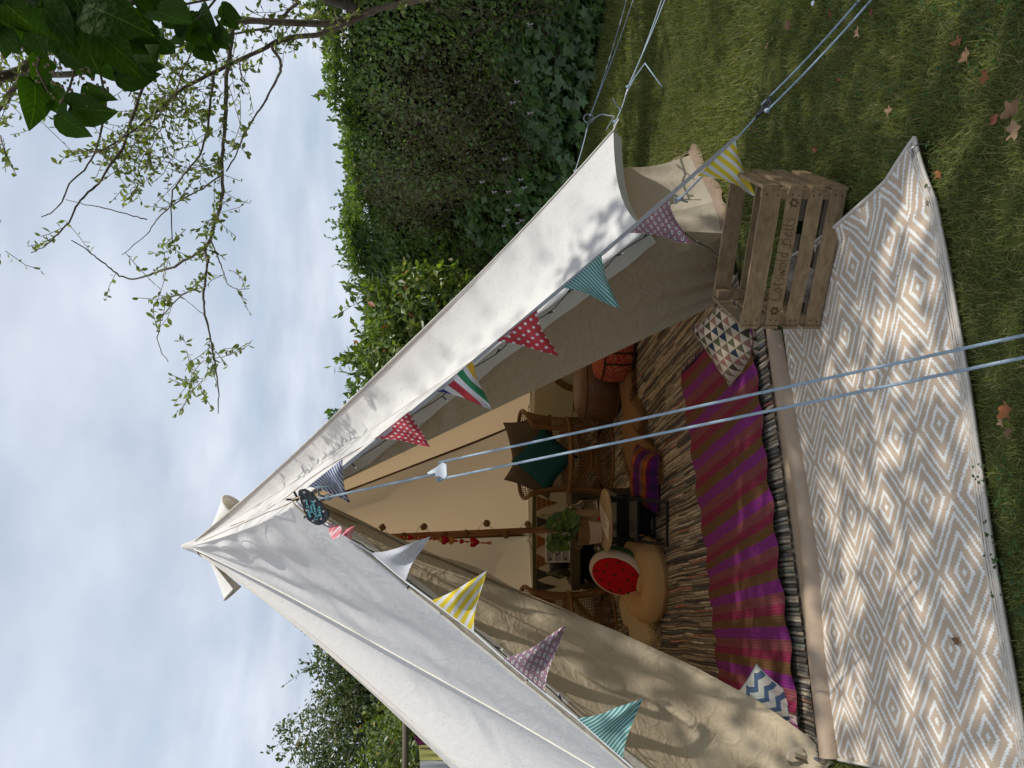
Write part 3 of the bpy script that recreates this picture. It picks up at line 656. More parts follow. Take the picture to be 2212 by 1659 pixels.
def leaves_(pos, nrm, up, size, col, tmpl, F0, wid=1.):
    """one small folded leaf per position; nrm = facing, up = growing direction"""
    n = len(pos); nrm = nrm/np.linalg.norm(nrm, axis=1, keepdims=True); up = up-nrm*(up*nrm).sum(1, keepdims=True)
    up = up/(np.linalg.norm(up, axis=1, keepdims=True)+1e-9); sd = np.cross(up, nrm)
    T = tmpl[None]*size[:, None, None]*np.array([wid, 1, 1])
    V = pos[:, None]+sd[:, None]*T[..., :1]+up[:, None]*T[..., 1:2]+nrm[:, None]*T[..., 2:]
    F = (F0[None]+(np.arange(n)*len(tmpl))[:, None, None]).reshape(-1, 3)
    return V.reshape(-1, 3), F, np.repeat(col, len(tmpl), 0)
def grass(x0, x1, y0, y1, dens, lo, hi, wd, seg2=False):
    n = int((x1-x0)*(y1-y0)*dens); x = rng.uniform(x0, x1, n); y = rng.uniform(y0, y1, n)
    cl = vnoise(x, y, 3.1, 3); keep = rng.random(n) < .55+.6*cl
    keep &= ~inpoly(rugpoly, x, y); keep &= ((x-C.x)**2+(y-C.y)**2 > 2.43**2); keep &= np.abs(x) < y*.62+.75
    x, y = x[keep], y[keep]; n = len(x); cl = vnoise(x, y, 3.1, 3); pt = vnoise(x, y, 1.1, 5)
    L = rng.uniform(lo, hi, n)*(.6+.8*cl); a = rng.uniform(0, 2*PI, n); lean = rng.uniform(.2, 1.25, n)
    dx, dy, dz = np.cos(a)*np.sin(lean), np.sin(a)*np.sin(lean), np.cos(lean)
    b = a+rng.uniform(.9, 2.2, n); w = wd*rng.uniform(.6, 1.4, n); wx, wy = np.cos(b)*w, np.sin(b)*w
    base = np.c_[x, y, np.full(n, -.012)]; dirv = np.c_[dx, dy, dz]*L[:, None]; W_ = np.c_[wx, wy, wx*0]
    droop = np.c_[np.zeros(n), np.zeros(n), -L*.22*np.sin(lean)]
    k = rng.random(n); g = np.c_[.155+.075*k, .185+.065*k, .046+.024*k]
    straw = (rng.random(n) < .07+.22*pt)[:, None]; g = np.where(straw, np.c_[.25+.1*k, .215+.08*k, .10+.05*k], g)
    dk = (rng.random(n) < .25)[:, None]; g = np.where(dk, g*.6, g); g *= (.75+.6*pt)[:, None]
    V = np.stack([base-W_, base+W_, base+dirv*.55+W_*.8, base+dirv*.55-W_*.8, base+dirv+droop], 1).reshape(-1, 3)
    i = np.arange(n)[:, None]*5; F = np.concatenate([i+[0, 1, 2], i+[0, 2, 3], i+[3, 2, 4]], 1).reshape(-1, 3)
    return V, F, np.repeat(g, 5, 0)
parts = [grass(-1.5, 2.1, 1.25, 3.2, 23000, .018, .05, .0011), grass(.2, 3.4, 3.2, 5.2, 11000, .03, .065, .0017), grass(.9, 4.6, 5.2, 8.6, 5500, .03, .07, .0027), grass(-1.9, -1.2, 2.2, 3.2, 5000, .03, .06, .0015)]
off = 0; Vs, Fs, Cs = [], [], []
for V, F, c in parts: Vs.append(V); Fs.append(F+off); Cs.append(c); off += len(V)
cv = 5200; x = rng.uniform(-1.2, 2.4, cv); y = 1.3+rng.random(cv)**1.3*2.6; kp = ~inpoly(rugpoly, x, y) & (vnoise(x, y, 2.2, 9) > .42) & (((x-C.x)**2+(y-C.y)**2) > 6.2); x, y = x[kp], y[kp]; cv = len(x)
CLV = np.array([(0, 0, 0), (.42, .35, .05), (.5, .85, .04), (0, 1.0, 0), (-.5, .85, .04), (-.42, .35, .05)]); CLV_F = np.array([(0, 1, 2), (0, 2, 3), (0, 3, 4), (0, 4, 5)])
for a3 in (0, 2.1, 4.2):
    aa = rng.uniform(-.3, .3, cv)+a3+x*40; u3 = np.c_[np.cos(aa), np.sin(aa), np.full(cv, .1)]
    V, F, c = leaves_(np.c_[x, y, rng.uniform(.008, .035, cv)], rng.normal(size=(cv, 3))*.25+[0, 0, 1], u3, rng.uniform(.006, .011, cv), np.c_[np.full(cv, .05), np.full(cv, .10), np.full(cv, .03)]*rng.uniform(.7, 1.5, (cv, 1)), CLV, CLV_F); Vs.append(V); Fs.append(F+off); Cs.append(c); off += len(V)
o = link('grass', mesh_np('grass', np.vstack(Vs), np.vstack(Fs), M_grass, np.vstack(Cs))); tag(o, 'short mixed green and straw coloured lawn grass around the tent and rug', 'grass', kind='stuff')

# ------------------------------------------------------------------ leaf makers
LEAF = np.array([(0, 0, 0), (.30, .42, .06), (.22, .75, .05), (0, 1, -.05), (-.22, .75, .05), (-.30, .42, .06), (0, .5, -.03)])
LEAF_F = np.array([(0, 1, 6), (1, 2, 6), (2, 3, 6), (3, 4, 6), (4, 5, 6), (5, 0, 6)])
LEAF2 = np.array([(0, 0, 0), (.30, .5, .07), (0, 1, 0), (-.30, .5, .07)]); LEAF2_F = np.array([(0, 1, 2), (0, 2, 3)])
IVY = np.array([(0, .0, 0)]+[(math.sin(a)*r, .42+math.cos(a)*r, .05*(i % 2)) for i, (a, r) in enumerate([(-2.5, .45), (-2.0, .28), (-1.35, .55), (-.8, .30), (0, .62), (.8, .30), (1.35, .55), (2.0, .28), (2.5, .45)])]+[(0, .40, -.03)])
IVY_F = np.array([(10, i, i+1) for i in range(1, 9)]+[(10, 9, 0), (10, 0, 1)])
def leaves(pos, nrm, up, size, col, tmpl=LEAF2, F0=LEAF2_F, wid=1.):
    """one small folded leaf per position; nrm = facing, up = growing direction"""
    n = len(pos); nrm = nrm/np.linalg.norm(nrm, axis=1, keepdims=True); up = up-nrm*(up*nrm).sum(1, keepdims=True)
    up = up/(np.linalg.norm(up, axis=1, keepdims=True)+1e-9); sd = np.cross(up, nrm)
    T = tmpl[None]*size[:, None, None]*np.array([wid, 1, 1])
    V = pos[:, None]+sd[:, None]*T[..., :1]+up[:, None]*T[..., 1:2]+nrm[:, None]*T[..., 2:]
    F = (F0[None]+(np.arange(n)*len(tmpl))[:, None, None]).reshape(-1, 3)
    return V.reshape(-1, 3), F, np.repeat(col, len(tmpl), 0)
def join(L):
    off = 0; Vs, Fs, Cs = [], [], []
    for V, F, c in L: Vs.append(V); Fs.append(F+off); Cs.append(c); off += len(V)
    return np.vstack(Vs), np.vstack(Fs), np.vstack(Cs)
def lk(name, geo, mat, parent=None, kind='stuff', smooth=False):
    V, F, c = geo
    return link(name, mesh_np(name, V, F, mat, c, smooth), parent, kind=kind)
def rcol(n, a, b, sp=.25):
    k = rng.random((n, 1)); return (np.array(a)*(1-k)+np.array(b)*k)*(1+sp*rng.normal(size=(n, 1))).clip(.4, 1.8)

# ================================================================== THE HEDGE
H0 = np.array([3.57, 7.06]); hd = np.array([-.54, .842]); hn = np.array([-.842, -.54])
hedge = thing('hedge', 'tall clipped green hedge with brown bare patches behind the tent on the right', 'hedge', (3.57, 7.06, 0))
HT = 2.56
def hpt(s, z, out): return np.c_[H0[0]+hd[0]*s+hn[0]*out, H0[1]+hd[1]*s+hn[1]*out, z]
def bulge(s, z): return .22*(vnoise(s, z, 1.1, 11)-.5)*2+.20*(vnoise(s, z, 3., 12)-.5)-.42*np.clip((z-1.45)/1.1, 0, 1)**2+.10*(z < .5)
def topz(s): return HT+.34*(vnoise(s, s*0, .8, 13)-.5)+.16*(vnoise(s, s*0, 3.2, 14)-.5)
def browns(s, z): return np.clip(1.4*(vnoise(s+3, z, .9, 21)-.62)+.9*np.exp(-((s-.9)**2/1.2+(z-1.75)**2/.22))+.9*np.exp(-((s-2.6)**2/.35+(z-1.7)**2/.25))+.35*np.exp(-((s-1.2)**2/2+(z-.9)**2/.3)), 0, 1)*np.clip((4.2-s)/1.5, 0, 1)
n = 74000; s = rng.uniform(-3.2, 7.6, n); z = rng.uniform(.03, 1, n)**.9*topz(s); dep = rng.exponential(.07, n)
bz = browns(s, z); keep = rng.random(n) > bz*.38; s, z, dep, bz = s[keep], z[keep], dep[keep], bz[keep]; n = len(s)
pos = hpt(s, z, bulge(s, z)-dep+.12); nr = np.c_[np.full(n, hn[0]), np.full(n, hn[1]), np.full(n, .35)]+rng.normal(size=(n, 3))*.55; up = rng.normal(size=(n, 3))*.7+[0, 0, .5]
col = rcol(n, (.14, .24, .05), (.24, .35, .09)); yl = (rng.random(n) < .07); col[yl] = rcol(yl.sum(), (.16, .17, .05), (.22, .17, .06))
br_ = (bz > .25) & (rng.random(n) < .5); col[br_] = rcol(br_.sum(), (.11, .12, .04), (.17, .15, .07))
tk = (np.clip((z-1.3)/1.2, 0, 1)**1.5)[:, None]; col = col*(1-tk)+rcol(n, (.105, .175, .038), (.155, .22, .05))*tk  # sunlit tone of the hedge top blended into the leaf colour by height
A1 = leaves(pos, nr, up, (.032+.055*rng.random(n)**2)*np.where(s > 3.2, 1.15, .85), col, LEAF2, LEAF2_F, 1.2)
n = 21000; s = rng.uniform(-3.2, 7.6, n); w = rng.uniform(-.12, 1.1, n); pos = hpt(s, topz(s)+np.minimum(rng.exponential(.04, n), .10)-.05-.22*np.clip(.10-w, 0, 1), -w*1.0-.10)
nr = rng.normal(size=(n, 3))*.6+[0, 0, .8]; up = rng.normal(size=(n, 3))*.6+[-.3, -.2, .8]
A2 = leaves(pos, nr, up, rng.uniform(.045, .080, n), rcol(n, (.105, .175, .038), (.155, .22, .05)))
lk('leaves', join([A1, A2]), M_leaf, hedge)
SHS = MB(); n = 700; L = []                                                    # upright shoots along the top
for k in range(70):
    s0 = rng.uniform(-2.4, 7); z0 = topz(np.array([s0]))[0]-.03; h = rng.uniform(.08, .26); m_ = 10
    tt = np.linspace(.1, 1, m_); p = hpt(np.full(m_, s0)+tt*rng.normal()*.04, z0+tt*h, np.full(m_, rng.uniform(-.5, 0))); SHS.tube([Vector(tuple(q))-Vector((0, 0, .1*(j == 0))) for j, q in enumerate(p[::3])], .004, 4); L.append(leaves(p, rng.normal(size=(m_, 3)), rng.normal(size=(m_, 3))*.6+[0, 0, .8], rng.uniform(.05, .08, m_), rcol(m_, (.11, .19, .04), (.17, .24, .055))))
lk('shoots', join(L), M_leaf, hedge); mk('shoot_stems', SHS, M_twig, hedge, kind='stuff')
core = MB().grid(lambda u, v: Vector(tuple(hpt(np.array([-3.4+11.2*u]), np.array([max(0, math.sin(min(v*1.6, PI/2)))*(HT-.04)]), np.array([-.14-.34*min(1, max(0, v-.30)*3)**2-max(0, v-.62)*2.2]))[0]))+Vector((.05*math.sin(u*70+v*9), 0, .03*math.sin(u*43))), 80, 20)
mk('dark_core', core, plain('hedge_core', (.018, .017, .010), 1, .6, 12, .0, 1., .03), hedge)  # added near-black sheet; blocks light and stands in for the dark hedge inside
def twig_cloud(n, pf, lenr, r, mat, parent, name='dry_twigs'):
    V = []; F = []; 
    p0, d0 = pf(n); d0 = d0/np.linalg.norm(d0, axis=1, keepdims=True); Ls = rng.uniform(*lenr, n)
    sd = np.cross(d0, [0.3, .2, .93]); sd /= np.linalg.norm(sd, axis=1, keepdims=True)+1e-9; u2 = np.cross(d0, sd)
    kink = rng.normal(size=(n, 3))*.18*Ls[:, None]; rows = []
    for t_, k in ((0, 0), (.5, 1), (1, 0)):
        c0 = p0+d0*Ls[:, None]*t_+kink*k; rr = r*(1-.6*t_)
        for a in range(3): rows.append(c0+(sd*math.cos(2.1*a)+u2*math.sin(2.1*a))*rr)
    V = np.stack(rows, 1).reshape(-1, 3); q = []
    for l in (0, 3):
        for a in range(3): q += [(l+a, l+(a+1) % 3, l+3+(a+1) % 3), (l+a, l+3+(a+1) % 3, l+3+a)]
    F = (np.array(q)[None]+(np.arange(n)*9)[:, None, None]).reshape(-1, 3)
    return link(name, mesh_np(name, V, F, mat, None), parent, kind='stuff')
def tf(n):
    s = rng.uniform(-2.5, 4.2, n*6); z = rng.uniform(.3, 2.35, n*6); k = rng.random(n*6) < browns(s, z)+.05; s, z = s[k][:n], z[k][:n]; m_ = len(s)
    if m_ < n: s = np.r_[s, rng.uniform(-1, 3, n-m_)]; z = np.r_[z, rng.uniform(.5, 2.2, n-m_)]
    return hpt(s, z, bulge(s, z)-rng.uniform(0, .14, n)+.10), rng.normal(size=(n, 3))*[.8, .8, .7]+[-.3, -.2, .5]
twig_cloud(2600, tf, (.05, .26), .0028, M_dry, hedge)
def tf2(n):
    s = rng.uniform(-2.5, 5, n); z = rng.uniform(.1, 1.2, n); return hpt(s, z, bulge(s, z)+.08), rng.normal(size=(n, 3))*.5+[0, 0, 1]
twig_cloud(700, tf2, (.3, .7), .005, M_twig, hedge, 'stems')
# plants growing at the foot of the hedge
def lowplant(label, s0, s1, out0, out1, z1, n, size, c0, c1, tm=IVY, tF=IVY_F, flowers=None, name='mallow_plant'):
    c = hpt(np.array([(s0+s1)/2]), np.array([0.]), np.array([(out0+out1)/2]))[0]
    o = thing(name, label, 'plant', tuple(c))
    s = rng.uniform(s0, s1, n); q = rng.uniform(0, 1, n); k = (1-((s-(s0+s1)/2)/((s1-s0)/2))**2)**.5; z = q*z1*k*(.7+.5*vnoise(s, q, 2.5, int(s0*7)+30))+.04
    pos = hpt(s, z, out0+(out1-out0)*(1-q**1.5)*rng.uniform(.4, 1, n)); nr = rng.normal(size=(n, 3))*.45+[hn[0]*.8, hn[1]*.8, .7]; up = rng.normal(size=(n, 3))*.8+[0, 0, -.3]
    lk('leaves', leaves(pos, nr, up, rng.uniform(*size, n), rcol(n, c0, c1, .2), tm, tF), M_leaf, o)
    twig_cloud(60, lambda m_: (hpt(rng.uniform(s0, s1, m_), np.zeros(m_)+.02, rng.uniform(out0, out1, m_)*.6), rng.normal(size=(m_, 3))*.25+[0, 0, 1]), (.3*z1, .8*z1), .004, M_twig, o, 'stems')
    for fc, cnt, fm, fz in (flowers or []):
        for j in range(cnt):
            ss = random.uniform(s0+.15, s1-.15); zz = random.uniform(.45, .95)*z1*fz
            p = Vector(tuple(hpt(np.array([ss]), np.array([zz]), np.array([out1*.9]))[0])); mb = MB()
            if fc == 'ball': mb.ball(p, .032, 10, 8); f_ = mk('flower', mb, fm, o, True); mk('flower_stalk', MB().tube([p, p-Vector((.02, 0, .2)), p-Vector((-.01, -.04, .45))], .004, 4), M_twig, o)
            else:
                for a in range(5):
                    w = a*2*PI/5; d_ = Vector((math.cos(w)*.54, -math.cos(w)*.84*.5, math.sin(w)))
                    mb.add([p, p+d_*.02+Vector((.008, 0, 0)), p+d_*.034, p+d_*.02-Vector((.008, 0, 0))], [(0, 1, 2, 3)])
                mk('flower', mb, fm, o)
    return o
M_pale = plain('pale_pink_petal', (.62, .52, .58), .7); M_thistle = plain('blue_thistle', (.17, .19, .36), .9, .4, 90, .1, 1., .01)
lowplant('dark low ivy with lobed leaves along the hedge foot at the far right', -2.3, -.1, .05, .45, .55, 900, (.06, .12), (.07, .13, .05), (.11, .18, .07), name='ivy_plant')
lowplant('large leaved green mallow at the foot of the hedge behind the slack guy rope', -.2, 1.7, .05, .55, 1.0, 1300, (.08, .15), (.09, .17, .055), (.15, .24, .08), flowers=[('f', 5, M_pale, 1)])
lowplant('bright leaved mallow with small pale flowers at the hedge foot beside the tent roof', 1.6, 3.7, .05, .55, 1.15, 1500, (.08, .14), (.11, .21, .06), (.18, .28, .085), flowers=[('f', 14, M_pale, 1)])
lowplant('globe thistles with round blue heads between the hedge and the tent roof', 3.9, 5.6, .15, .7, 1.25, 500, (.07, .12), (.05, .09, .04), (.08, .12, .05), LEAF, LEAF_F, [('ball', 12, M_thistle, 1.02)], name='globe_thistle')

# ================================================================== SHRUBS AND TREES BEHIND THE TENT
def bush(name, label, cat, blobs, n, size, c0, c1, wid=.8, shoots=0, up0=(0, 0, .5), twigs=300, accents=None, trunk=True):
    b0 = blobs[0]; o = thing(name, label, cat, (b0[0], b0[1], 0)); P_ = []; N_ = []
    tot = sum(b[3]*b[5] for b in blobs)
    for (x, y, z, rx, ry, rz) in blobs:
        k = int(n*rx*rz/tot); d = rng.normal(size=(k, 3)); d /= np.linalg.norm(d, axis=1, keepdims=True)
        lump = 1+.22*(vnoise(d[:, 0]*3+x, d[:, 2]*3+d[:, 1]*2, 1.7, 40)-.5)*2; rr = (rng.random(k)**.35)*lump
        P_.append(np.c_[x+d[:, 0]*rx*rr, y+d[:, 1]*ry*rr, z+d[:, 2]*rz*rr]); N_.append(d)
    pos = np.vstack(P_); nr = np.vstack(N_); keep = pos[:, 2] > .05; pos, nr = pos[keep], nr[keep]; k = len(pos)
    col = rcol(k, c0, c1, .28)
    for ac, fr in (accents or []): q = rng.random(k) < fr; col[q] = rcol(q.sum(), ac, ac, .2)
    G = [leaves(pos, nr+rng.normal(size=(k, 3))*.6, rng.normal(size=(k, 3))*.7+list(up0), rng.uniform(*size, k), col, LEAF2, LEAF2_F, wid)]
    tws = MB()
    for j in range(shoots):
        b = blobs[j % len(blobs)]; a = rng.uniform(0, 2*PI); e = rng.uniform(.5, 1.4); d = np.array([math.cos(a)*math.cos(e), math.sin(a)*math.cos(e), math.sin(e)])
        base = np.array(b[:3])+d*np.array(b[3:])*.9; L_ = rng.uniform(.25, .6)*max(.6, b[3]*.5); m_ = int(26*L_/.4); tt = np.linspace(0, 1, m_)[:, None]; bend = rng.normal(size=3)*.12
        pts = base+d*tt*L_+bend*tt*tt; tws.tube([Vector(tuple(p)) for p in pts[::4]], .004, 4)
        G.append(leaves(pts, rng.normal(size=(m_, 3)), rng.normal(size=(m_, 3))*.7+d, rng.uniform(*size, m_), rcol(m_, c0, c1, .2), LEAF2, LEAF2_F, wid))
    lk('leaves', join(G), M_leaf, o)
    if shoots: mk('shoots', tws, M_twig, o, kind='stuff')
    if trunk:
        for j in range(5):
            b = blobs[j % len(blobs)]; top = Vector((b[0]+random.uniform(-.3, .3)*b[3], b[1], b[2]+b[5]*.5)); st = Vector((b0[0]+random.uniform(-.1, .1), b0[1], -.05))
            mk('stem', MB().tube([st, lerp(st, top, .5)+Vector((random.uniform(-.1, .1), 0, 0)), top], [.05*b0[3], .035*b0[3], .012*b0[3]], 7), M_bark, o, True)
    return o
bush('cherry_shrub', 'bright leafy shrub with a few orange leaves rising behind the right edge of the roof', 'shrub',
     [(.55, 9.2, 1.35, .75, .5, .85), (.25, 9.3, 1.9, .5, .45, .6), (.95, 9.0, 1.6, .45, .4, .7), (-.0, 9.4, 1.7, .45, .4, .6)], 9000, (.08, .14), (.11, .17, .035), (.19, .25, .06), .75, 42, (0, 0, -.1), accents=[((.40, .14, .05), .03), ((.30, .28, .08), .06)])
bush('plum_shrub', 'darker green round leaved shrub peeking over the roof near the tent top', 'shrub', [(-.55, 10.2, 1.9, .6, .5, 1.0), (-.9, 10.4, 1.6, .6, .5, .9), (-.25, 10.0, 1.6, .5, .4, .8)], 5200, (.09, .15), (.06, .12, .03), (.10, .18, .045), 1., 14)
bush('garden_tree', 'distant dark green bushy tree left of the tent roof against the sky', 'tree',
     [(-5.6, 15.5, 2.6, 1.5, 1.2, 1.3), (-4.2, 14.5, 2.3, .9, .8, 1.35), (-7.2, 15.5, 3.0, 1.4, 1.2, 1.6), (-5.2, 15.0, 3.2, .9, .8, .8), (-6.4, 14.6, 1.6, 1.6, 1, 1.2), (-4.6, 14.0, 1.3, 1.2, .8, 1.2)], 46000, (.07, .13), (.055, .085, .025), (.12, .15, .05), .8, 36, accents=[((.19, .14, .06), .08), ((.25, .25, .09), .04)])
bush('bright_shrub', 'yellow green shrub in front of the distant dark tree left of the tent', 'shrub', [(-5.6, 12.2, 1.5, 1.1, .7, 1.2), (-4.4, 12.0, 1.1, .8, .6, .9), (-6.9, 12.4, 1.6, 1.0, .7, 1.3)], 15000, (.07, .12), (.12, .17, .04), (.20, .24, .07), .9, 16, accents=[((.42, .36, .12), .03), ((.2, .1, .05), .03)])
# far boundary: field hedge that closes the view behind everything
n = 26000; x = rng.uniform(-22, 26, n); pos = np.c_[x, 21+rng.uniform(-.6, .6, n), rng.uniform(0, 1, n)**.8*(2.0+.5*(vnoise(x, x*0, .6, 50)-.5))]
o = lk('far_hedge', leaves(pos, rng.normal(size=(n, 3))+[0, -1, .5], rng.normal(size=(n, 3)), rng.uniform(.16, .28, n), rcol(n, (.05, .08, .025), (.11, .14, .05))), M_leaf); tag(o, 'long low hedge closing the garden far behind the tent', 'hedge', kind='stuff')

# washing hung behind the tent on the left
rl = thing('garden_rail', 'weathered horizontal wooden rail on posts behind the tent on the left', 'fence', (-3.9, 8.6, 0))
zr = Yp(874, 1600, 8.6).z
mk('rail', MB().tube([Vector((-5.6, 8.6, zr)), Vector((-3.9, 8.6, zr-.01)), Vector((-2.2, 8.6, zr+.01))], .035, 8), M_woodgrey, rl, True)
for x in (-5.4, -2.4): mk('post', MB().tube([Vector((x, 8.64, -.1)), Vector((x, 8.64, zr+.05))], .045, 8), M_woodgrey, rl, True)
wl = Yp(905, 1600, 8.4)
mk('wire', MB().tube([Vector((-5.6, 8.62, wl.z)), Vector((-2.4, 8.62, wl.z))], .004, 4), M_black, rl)
def cloth(label, px0, px1, w, mat, y=8.6, wob=.03):
    a = Yp(px0[0], px0[1], y); b = Yp(px1[0], px1[1], y)
    def f(u, v): return lerp(a, b, u)+Vector((0, -.03*math.sin(u*14)*v-.02, -w*v-.02*math.sin(9*u)*v))
    m = MB().grid(f, 20, 10); m.grid(lambda u, v: f(u, v)+Vector((0, .05+.03*v, -.01)), 20, 10)
    return single('hanging_cloth', m, mat, label, 'washing', 'washing on the line', True)
cloth('dark plum cloth hanging on the washing wire behind the tent', (893, 1590), (908, 1616), .6, fabric('plum_cloth', (.10, .02, .05)))
cloth('pale yellow shirt hanging on the washing wire behind the tent', (905, 1608), (907, 1641), .75, fabric('pale_yellow_cloth', (.55, .52, .18), .1, 300, .3))
cloth('off white cloth hanging on the washing wire at the left edge', (907, 1643), (909, 1690), .8, fabric('grey_white_cloth', (.55, .55, .54), .1, 300, .2))

# ================================================================== TREE AT THE RIGHT
D = 5.0
tr = thing('garden_tree', 'grey barked tree at the right edge with sparse leafy branches reaching over the tent', 'tree', (2.66, 5.0, 0))
tb = Vector((2.70, 5.0, -.1))
mk('trunk', MB().tube([Vector(q) for q in ((3.0, 5, -.1), (2.92, 5, .7), (2.80, 5, 1.25), (2.68, 5, 1.75), (2.63, 5.02, 2.6), (2.68, 5.05, 3.6), (2.8, 5.1, 4.8), (2.9, 5.1, 6))], [.24, .20, .18, .165, .155, .13, .10, .05], 16), M_bark, tr, True)
K = .4963
def Q(l, z=K): return [(x*z, y*z) for x, y in l]
BR = [  # (points in the photograph, start radius, end radius, distance, wobble)
 (Q([(1960, -30), (1760, 12), (1640, 40), (1500, 108), (1380, 153), (1280, 160), (1200, 182), (1150, 212), (1040, 262), (900, 330), (800, 382), (740, 432), (660, 505), (590, 562), (500, 622), (430, 662)]), 0.0232, 0.0043, 4.9),
 (Q([(1640, 38), (1560, 70), (1500, 92), (1400, 104), (1200, 96), (1040, 86), (1005, 120)]), 0.0209, 0.0186, 5.0),
 (Q([(1560, 40), (1400, -10), (1250, -40)]), 0.0348, 0.0248, 5.05),
 (Q([(1020, 92), (1008, 160), (998, 240), (984, 350), (984, 480), (974, 600), (966, 700), (970, 830), (958, 900), (936, 970), (915, 1045)]), 0.0151, 0.0087, 4.8),
 (Q([(915, 1045), (892, 1080), (840, 1112), (760, 1160), (690, 1182), (640, 1202), (580, 1216), (520, 1200), (470, 1160), (420, 1120), (380, 1088), (310, 1045)]), 0.0093, 0.0031, 4.8),
 (Q([(892, 1080), (905, 1130), (895, 1200), (885, 1300), (892, 1370), (915, 1460), (930, 1550), (945, 1640), (952, 1720), (950, 1800)]), 0.0081, 0.0025, 4.75),
 (Q([(920, 1050), (950, 1120), (975, 1190), (990, 1240), (1040, 1262), (1085, 1256)]), 0.0046, 0.0019, 4.8),
 (Q([(1180, 200), (1222, 262), (1222, 312), (1190, 372), (1150, 450), (1110, 505), (1060, 590), (1030, 672), (985, 745)]), 0.0093, 0.0043, 4.7),
 (Q([(700, 225), (640, 330), (600, 440), (560, 560), (540, 640), (480, 720), (430, 800), (370, 850), (330, 900), (300, 970), (240, 1030), (200, 1070), (135, 1100)]), 0.0099, 0.0025, 4.6),
 (Q([(470, 380), (460, 470), (440, 560), (420, 650), (370, 740), (300, 800), (270, 880), (220, 930), (180, 945)]), 0.0075, 0.0025, 4.6),
 (Q([(930, 330), (912, 470), (905, 560), (870, 680), (800, 760), (750, 830), (745, 940), (750, 1060)]), 0.0075, 0.0025, 4.7),
 (Q([(965, 760), (880, 822), (800, 862), (740, 900), (680, 960), (640, 1020), (530, 1110)]), 0.0052, 0.0019, 4.75),
 (Q([(640, 955), (580, 940), (450, 905), (370, 890), (285, 868)]), 0.0035, 0.0019, 4.7),
 (Q([(560, 560), (500, 640), (420, 660), (340, 655), (270, 660)]), 0.0035, 0.0019, 4.62), (Q([(500, 640), (420, 670), (360, 690), (300, 705)]), 0.0023, 0.0012, 4.62),
 (Q([(895, 1200), (830, 1260), (760, 1310), (700, 1390), (685, 1470), (700, 1530), (732, 1575)]), 0.0041, 0.0019, 4.75),
 (Q([(930, 1550), (870, 1580), (830, 1640), (840, 1700)]), 0.0029, 0.0012, 4.75), (Q([(935, 1560), (1000, 1545), (1060, 1520), (1100, 1480)]), 0.0029, 0.0012, 4.75),
 (Q([(300, -20), (200, 200), (100, 300), (0, 335), (-60, 350)]), 0.0290, 0.0217, 4.9), (Q([(240, 150), (100, 320), (0, 470), (-40, 540)]), 0.0174, 0.0124, 4.8), (Q([(330, 320), (180, 330), (0, 345)]), 0.0174, 0.0248, 4.9),
 (Q([(1300, 10), (1240, 60), (1170, 120), (1000, 150), (860, 180), (740, 215), (620, 300), (560, 420)]), 0.0116, 0.0037, 4.85),
 (Q([(860, 180), (800, 300), (760, 420), (640, 560), (560, 660), (520, 760)]), 0.0052, 0.0019, 4.8), (Q([(740, 432), (700, 560), (660, 640), (640, 700)]), 0.0035, 0.0012, 4.85),
 (Q([(985, 350), (1010, 420), (1040, 520), (1060, 640)]), 0.0029, 0.0012, 4.75), (Q([(966, 700), (900, 720), (820, 730), (700, 700)]), 0.0035, 0.0012, 4.75), (Q([(1040, 262), (1050, 330), (1070, 350)]), 0.0052, 0.0019, 4.85),
 (Q([(975, 600), (1020, 640), (1060, 630)]), 0.0023, 0.0012, 4.75), (Q([(890, 1370), (850, 1340), (790, 1290), (740, 1280)]), 0.0023, 0.0012, 4.75), (Q([(0, 590), (20, 650), (25, 750)]), 0.0046, 0.0019, 4.7)]
PTS = []
for pts, r0, r1, dd in BR:
    P3 = []; m_ = len(pts); ph = random.uniform(0, 6)
    for i in range(m_-1):
        for q in range(4):
            t_ = q/4; a, b = pts[i], pts[i+1]; k = (i+t_)/(m_-1); j = 1.2 if r0 < .018 else 0
            P3.append(Yp(a[0]+(b[0]-a[0])*t_+random.uniform(-j, j), a[1]+(b[1]-a[1])*t_+random.uniform(-j, j), dd+.22*math.sin(ph+k*3.5)-.22*math.sin(ph)))
    P3.append(Yp(*pts[-1], dd+.22*math.sin(ph+3.5)-.22*math.sin(ph)))
    rs = [r0+(r1-r0)*k/(len(P3)-1) for k in range(len(P3))]; rs = [r*random.uniform(.9, 1.12) for r in rs]
    mk('branch', MB().tube(P3, rs, 8 if r0 > .012 else 6), M_bark if r0 > .006 else M_twig, tr, True); PTS.append((P3, r0))
for bi, tz_ in ((18, 3.4), (19, 3.9), (21, 2.6), (20, 3.2)):                # limbs that leave the trunk outside the picture
    s0 = PTS[bi][0][0]; mk('branch', MB().tube([Vector((2.68, 5.05, tz_-.25)), lerp(Vector((2.68, 5.05, tz_)), s0, .5)+Vector((0, 0, .08)), s0], [PTS[bi][1]*1.5, PTS[bi][1]*1.2, PTS[bi][1]], 7), M_bark, tr, True)
